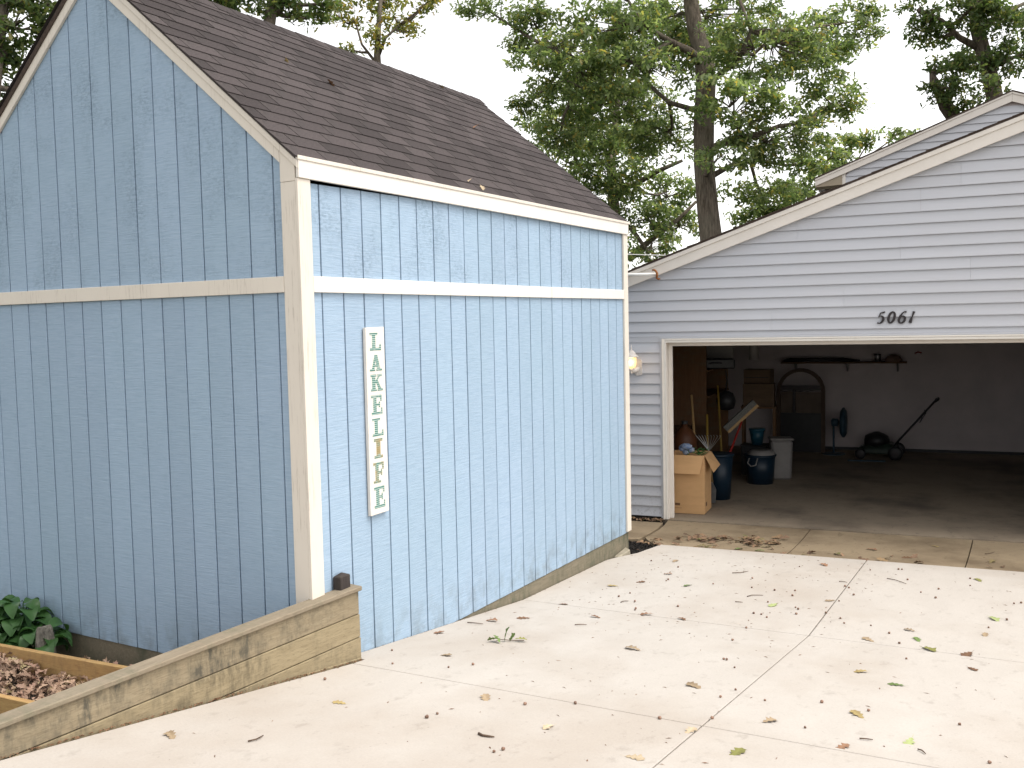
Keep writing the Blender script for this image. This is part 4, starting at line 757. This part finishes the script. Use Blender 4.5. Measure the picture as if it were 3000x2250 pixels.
# mower
t = gthing('lawn_mower', 'dark push mower with raised handle in front of garage back wall', 'lawn mower', 2.25, 6.05, 0, -.05)
MB().loft([[(-.36,-.22,.09),(.28,-.24,.09),(.28,.24,.09),(-.36,.22,.09)],[(-.36,-.22,.17),(.28,-.24,.20),(.28,.24,.20),(-.36,.22,.17)],[(-.22,-.15,.24),(.18,-.17,.27),(.18,.17,.27),(-.22,.15,.24)]]).build('deck', simple('dark_green_metal', (.02,.035,.025), (.015,.025,.02), 8, rough=.4), t, bevel=.02)
MB().lathe([(.20,.22),(.21,.30),(.19,.38),(.12,.42),(.04,.45)], (-.06,0,0), 16).build('engine', BLACK, t, True)
for x, y, r_ in ((-.30,-.26,.09),(-.30,.26,.09),(.26,-.27,.12),(.26,.27,.12)):
    o = MB().lathe([(r_*.5,-.022),(r_,-.025),(r_,.025),(r_*.5,.022)], (x,y,r_), 16, 'y').build('wheel', BLACK, t, True); MB().lathe([(.02,-.028),(r_*.5,-.024),(r_*.5,.024),(.02,.028)], (x,y,r_), 12, 'y').build('hub', IRON, o)
for y in (-.20,.20): MB().tube([(.22,y,.22),(.55,y*.95,.62),(.86,y*.9,1.00)], .014, 8).build('handle_bar', BLACK, t, True)
MB().tube([(.86,-.20,1.0),(.90,-.19,1.03),(.91,0,1.035),(.90,.19,1.03),(.86,.20,1.0)], .022, 8).build('grip', BLACK, t, True); MB().tube([(.70,-.18,.86),(.72,-.05,.80),(.62,0,.62),(.66,.02,.72)], .006, 5).build('cable', BLACK, t, True)
t = gthing('back_shelf', 'long narrow shelf on garage back wall under clutter', 'shelf', 1.45, 6.78, 1.60); box('shelf_board', PLY, t, -.95,1.20,-.16,.165,0,.025)
for x in (-.7,.2,1.05): MB().prism([(-.15,-.001),(.16,-.001),(.16,-.16)], 'x', x-.012, x+.012).build('bracket', METAL, t)
t = gthing('fishing_rods', 'bundle of dark rods lying along the back shelf', 'rods', 1.0, 6.74, 1.626)
for k in range(5): MB().tube([(-.45+.05*k,-.08+.04*k,.03+.012*(k % 3)),(.1+.12*k,-.07+.035*k,.05),(.75+.03*k,-.06+.03*k,.022)], [.022,.025,.012], 6).build('rod', BLACK, t, True)
t = gthing('tin_can', 'small tin can standing on the back shelf', 'can', 2.17, 6.74, 1.626); MB().lathe([(.05,0),(.05,.13),(.046,.135)], (0,0,0), 14).build('body', METAL, t, True); MB().lathe([(.053,.12),(.053,.137),(.04,.138)], (0,0,0), 14).build('lid', BLACK, t)
t = gthing('cloth_heap', 'soft brown heap at the end of back shelf', 'cloth', 2.43, 6.74, 1.626); MB().lathe([(.14,0),(.15,.04),(.10,.10),(.03,.13)], (0,0,0), 14).build('cloth', simple('brown_cloth', (.16,.10,.08), (.12,.08,.06), 9), t, True)
t = gthing('red_hook', 'tiny red hook on the garage back wall', 'hook', 2.83, 6.93, 1.77); MB().tube([(-.05,0,-.01),(0,-.03,.02),(.06,-.03,.0)], .012, 6).build('hook', REDP, t, True)
t = gthing('floor_board', 'flat dark blue board lying on garage floor before the mower', 'board', 2.05, 5.55, 0, .06); MB().box(-.30,.30,-.05,.05,.002,.02).build('board', DB, t, bevel=.004)

# ------------------------------------------------------------------ trees
GREENL = mat_leaf('oak_foliage', [(0,(.080,.125,.055)),(.35,(.145,.200,.085)),(.65,(.205,.260,.120)),(.88,(.27,.32,.165)),(.97,(.36,.34,.11)),(1,(.40,.29,.08))], .62, .45)
DARKL = mat_leaf('dark_foliage', [(0,(.048,.080,.030)),(.4,(.085,.130,.046)),(.8,(.13,.17,.065)),(1,(.21,.20,.07))], .55, .5)
YELL = mat_leaf('yellowing_foliage', [(0,(.09,.12,.04)),(.4,(.16,.19,.06)),(.7,(.25,.25,.075)),(.9,(.36,.28,.07)),(1,(.40,.25,.06))], .58, .5)
LO = np.array([(-.5,0,0),(-.16,.17,.03),(-.02,.09,.0),(.20,.21,.05),(.5,0,-.03),(.20,-.21,.05),(-.02,-.09,.0),(-.16,-.17,.03)])
LF = [(0,1,7),(1,2,6,7),(2,3,5,6),(3,4,5)]
def crown_mesh(cl, per, rad, size, name='crown'):
    n = len(cl)*per; c = np.repeat(np.array(cl), per, 0)
    d = rng.normal(size=(n,3)); d /= np.linalg.norm(d, axis=1)[:,None]; rr = rng.uniform(0,1,n)**.5
    p = c+d*rr[:,None]*np.array([rad,rad,rad*.62])
    zax = rng.normal(size=(n,3))*.75+np.array([0,0,.75])+d*.35; zax /= np.linalg.norm(zax, axis=1)[:,None]
    xax = rng.normal(size=(n,3))+d*.9+np.array([0,0,-.35]); xax -= zax*(xax*zax).sum(1)[:,None]; xax /= np.linalg.norm(xax, axis=1)[:,None]; yax = np.cross(zax, xax)
    s = rng.uniform(size*.7, size*1.25, n)
    q = LO[None]*s[:,None,None]; V = p[:,None]+q[...,0:1]*xax[:,None]+q[...,1:2]*yax[:,None]+q[...,2:3]*zax[:,None]
    V = V.reshape(-1,3); nl = len(LO)
    lt = np.array([len(f) for f in LF]); li = np.concatenate([np.array(f) for f in LF])
    loops = (li[None]+(np.arange(n)*nl)[:,None]).ravel(); tot = np.tile(lt, n); st = np.concatenate([[0], np.cumsum(tot)[:-1]])
    me = bpy.data.meshes.new(name); me.vertices.add(len(V)); me.vertices.foreach_set('co', V.ravel()); me.loops.add(len(loops)); me.loops.foreach_set('vertex_index', loops.astype(np.int32))
    me.polygons.add(len(tot)); me.polygons.foreach_set('loop_start', st.astype(np.int32)); me.polygons.foreach_set('loop_total', tot.astype(np.int32)); me.update(calc_edges=True); me.validate(); return me
def tree(name, label, D, trunk, ells, mat, dens=8, per=26, size=.135, rad=.36, limbs=(), twigr=1, grp='trees behind the buildings'):
    tp = [Vector(at(px, py, D+dd)) for px, py, w_, dd in trunk]; tr = [w_/FPX*D/2 for *_, w_, dd in [(a,b,c,d) for a,b,c,d in trunk]]
    base = Vector((tp[0].x, tp[0].y, -.1)); t = thing(name, label, 'tree', base, 0, grp)
    L = lambda v: Vector(v)-base
    rt = max(tr[0]*1.12, .1); low = [L(base), L(base)+Vector((0,0,.5)), L(base).lerp(L(tp[0]),.5)]
    MB().tube(low+[L(p) for p in tp], [rt*1.7, rt*1.15, rt]+tr, 12).build('trunk', BARK, t, True)
    cl = []; tw = MB(); allp = [p for p in tp]; samples = []
    for k in range(len(tp)-1):
        for f in (0,.25,.5,.75): samples.append(tp[k].lerp(tp[k+1], f))
    samples.append(tp[-1])
    for lm in limbs:
        lp = [Vector(at(a,b,D+d)) for a,b,c,d in lm]; lr = [c/FPX*D/2 for a,b,c,d in lm]
        MB().tube([L(p) for p in lp], lr, 8).build('limb', BARK, t, True)
        for k in range(len(lp)-1):
            for f in (.3,.6,1): samples.append(lp[k].lerp(lp[k+1], f))
    for (px, py, rx, ry, dd, *dm) in ells:
        c = Vector(at(px, py, D+dd)); ax, ay = rx/FPX*D, ry/FPX*D; az = max(ax, ay)*.45
        s0 = min(samples, key=lambda q: (q-c).length+.8*max(0, q.z-c.z)); j = Vector(rng.normal(size=3))*.15*ax
        MB().tube([L(s0), L(s0.lerp(c,.35)+j*.6+Vector((0,0,-.08*ax))), L(s0.lerp(c,.7)+j), L(c)], [.055*twigr,.045*twigr,.034*twigr,.018*twigr], 6).build('limb', BARK, t, True)
        br = [s0.lerp(c,f)+j*min(1,f/.7) for f in (.4,.6,.8,1)]
        n = max(4, int(dens*math.pi*ax*ay*(dm[0] if dm else 1)))
        for i in range(n):
            d = rng.normal(size=3); d /= np.linalg.norm(d); r_ = rng.uniform(.25,1)**.6
            q = c+Vector(RT)*float(d[0]*ax*r_)+Vector(UP)*float(d[1]*ay*r_)+Vector(FW)*float(d[2]*az*r_); cl.append(q-base)
            if i % 2 == 0:
                b = min(br, key=lambda v: (v-q).length); k = b.lerp(q,.5)+Vector(rng.normal(size=3))*.08; tw.tube([L(b), L(k), L(q)], [.016*twigr,.011*twigr,.005], 4)
    tw.build('twigs', BARK, t)['kind'] = 'stuff'
    obj('crown', crown_mesh([tuple(q) for q in cl], per, rad, size), mat, t)
    return t
tree('oak_tree', 'large oak with thick grey trunk rising behind the garage roof', 24,
     [(2088,740,66,0),(2074,620,62,0),(2062,480,58,0),(2062,360,60,0),(2068,240,58,.1),(2064,170,56,.2),(2035,80,46,.3),(2018,-40,42,.4),(2010,-260,34,.6),(2000,-480,20,.8)],
     [(1900,150,300,120,1.5),(2250,150,230,110,-1),(2070,60,330,90,2.2),(1760,310,210,90,.5),(2260,400,190,85,-.8),(1930,400,150,80,2.5),(1640,160,150,70,-1.5),(1700,230,130,60,-1.2),(1850,180,130,60,-1.3,.8),(2420,130,130,120,.8),(2440,300,110,70,-.5),(2150,290,160,70,-1.8),(1640,400,110,60,0),
      (2230,560,150,45,1),(2400,480,110,45,1.5),(1800,60,160,70,-1),(1560,60,90,60,-.5),(1420,25,80,40,0),(1530,150,70,60,0,.8),(1560,290,80,60,.5,.8),(2100,470,110,40,-1.5,.8),(2520,60,80,60,1),(2000,-150,400,130,0,.35),(2300,-230,260,130,1,.3),(1700,-200,260,130,-1,.3)], GREENL, 15.5, 36, .165, .33,
     limbs=[[(2064,190,32,.2),(2020,150,24,-.3),(1960,120,17,-.6),(1880,70,12,-.8),(1840,0,8,-.9)], [(2075,440,26,0),(2140,410,22,-.6),(2220,395,18,-1),(2280,370,12,-1.2)], [(2078,520,20,0),(2150,480,14,.5),(2230,470,10,1)],
            [(2060,330,18,.3),(1960,300,14,1),(1880,230,10,1.5)], [(1960,125,12,-.6),(1840,190,9,-.6),(1720,180,7,-.8),(1640,150,5,-.9)], [(2068,250,20,0),(2160,180,14,-1),(2200,90,10,-1.4),(2160,-20,8,-1.5)]])
tree('oak_tree', 'dark-trunked oak standing between the shed roof and big oak', 30, [(1800,640,36,0),(1795,560,32,0),(1790,470,28,0),(1800,380,20,0),(1815,260,14,0),(1820,140,8,0)],
     [(1650,470,130,60,0),(1780,560,140,50,-1),(1900,640,120,45,-1),(1960,560,110,60,.5),(1840,430,150,60,1.5),(1620,350,100,50,.5),(1720,260,130,60,1),(1900,730,90,50,-1.5),(1700,620,60,60,-.5),(1990,660,80,50,-.5),(1860,300,140,70,1),(1770,400,110,60,-1.5),(1790,500,110,45,-1.5),(1700,540,70,45,-1)], GREENL, 13, 34, .185, .38,
     limbs=[[(1796,560,24,0),(1860,540,18,-.5),(1930,500,14,-1),(2000,470,9,-1.2)], [(1840,760,20,-1),(1910,700,16,-1),(1990,640,12,-1),(2040,590,8,-1)], [(1800,640,18,0),(1850,670,14,-1),(1900,740,10,-1.6)]])
tree('maple_tree', 'dark leafy tree with bent trunk above the house gable at right', 21, [(2925,340,50,0),(2905,240,46,0),(2880,150,42,0),(2862,80,40,0),(2855,-20,36,0),(2850,-160,26,0)],
     [(2900,60,110,60,-.6),(2960,170,70,70,-.4),(2740,110,60,40,.3),(2780,260,60,40,.5),(2700,30,60,40,0),(2830,180,50,40,1),(2860,-120,220,90,0,.4),(2740,190,40,25,.8),(2980,60,60,50,.5),(3080,120,90,110,0),(2820,320,50,25,.5),(2755,270,55,40,.2),(2800,190,60,45,-.3),(2880,250,50,50,-.6,.7),(2700,80,50,35,.2),(2860,20,90,50,-.8)], DARKL, 24, 32, .145, .28,
     limbs=[[(2800,350,44,.8),(2770,310,40,.8),(2752,270,30,.8),(2735,235,26,.8),(2728,215,12,.8)], [(2885,150,24,0),(2810,110,18,0),(2760,60,12,0),(2690,25,8,0)], [(2862,90,20,0),(2920,50,14,0),(3000,10,10,0)]])
tree('young_tree', 'small bright tree showing just above the house eave', 28, [(2500,640,24,0),(2495,560,20,0),(2500,480,12,0)], [(2470,480,90,40,0),(2560,410,70,25,.5),(2390,540,100,45,-.5),(2640,385,45,16,1),(2300,600,110,50,-1),(2440,420,70,30,0),(2220,650,90,40,-.5)], GREENL, 17, 28, .20, .34, twigr=.6)
tree('shade_tree', 'dark green tree behind the left end of shed ridge', 16, [(760,500,60,0),(770,300,50,0),(780,120,40,0),(800,0,30,0),(820,-160,20,0)], [(830,20,90,45,0),(900,55,60,30,.5),(730,-40,150,60,0),(950,10,60,30,.4),(850,-140,200,90,0,.4),(640,-20,110,60,.3)], DARKL, 26, 28, .15, .26)
tree('turning_oak', 'yellowing tree with thin branches above shed ridge', 27, [(1120,520,34,0),(1110,300,28,0),(1105,160,20,0),(1110,60,14,0),(1120,-60,10,0)], [(1010,40,80,40,0),(1160,50,70,40,.3),(1090,110,50,32,-.3),(1090,0,90,40,.5),(1240,10,60,30,0),(1200,90,36,22,0),(1060,-120,160,80,0,.5),(1030,150,26,16,0),(1290,-10,60,24,.4)], YELL, 13, 24, .18, .32, limbs=[[(1106,170,12,0),(1130,110,8,0),(1175,70,6,0)], [(1106,190,10,0),(1060,130,7,0),(1040,60,5,0)]], twigr=.7)
tree('shade_tree', 'dark tree at the upper left behind the gable rake', 13, [(-60,620,70,0),(-40,400,60,0),(-20,200,50,0),(0,60,40,0),(20,-100,26,0)], [(60,60,100,80,0),(20,180,80,70,.3),(60,270,50,50,.2),(150,10,90,50,.3),(0,330,50,50,0),(60,-120,200,100,0,.4),(-120,150,120,150,0),(200,-60,100,50,.5)], DARKL, 34, 28, .13, .22)
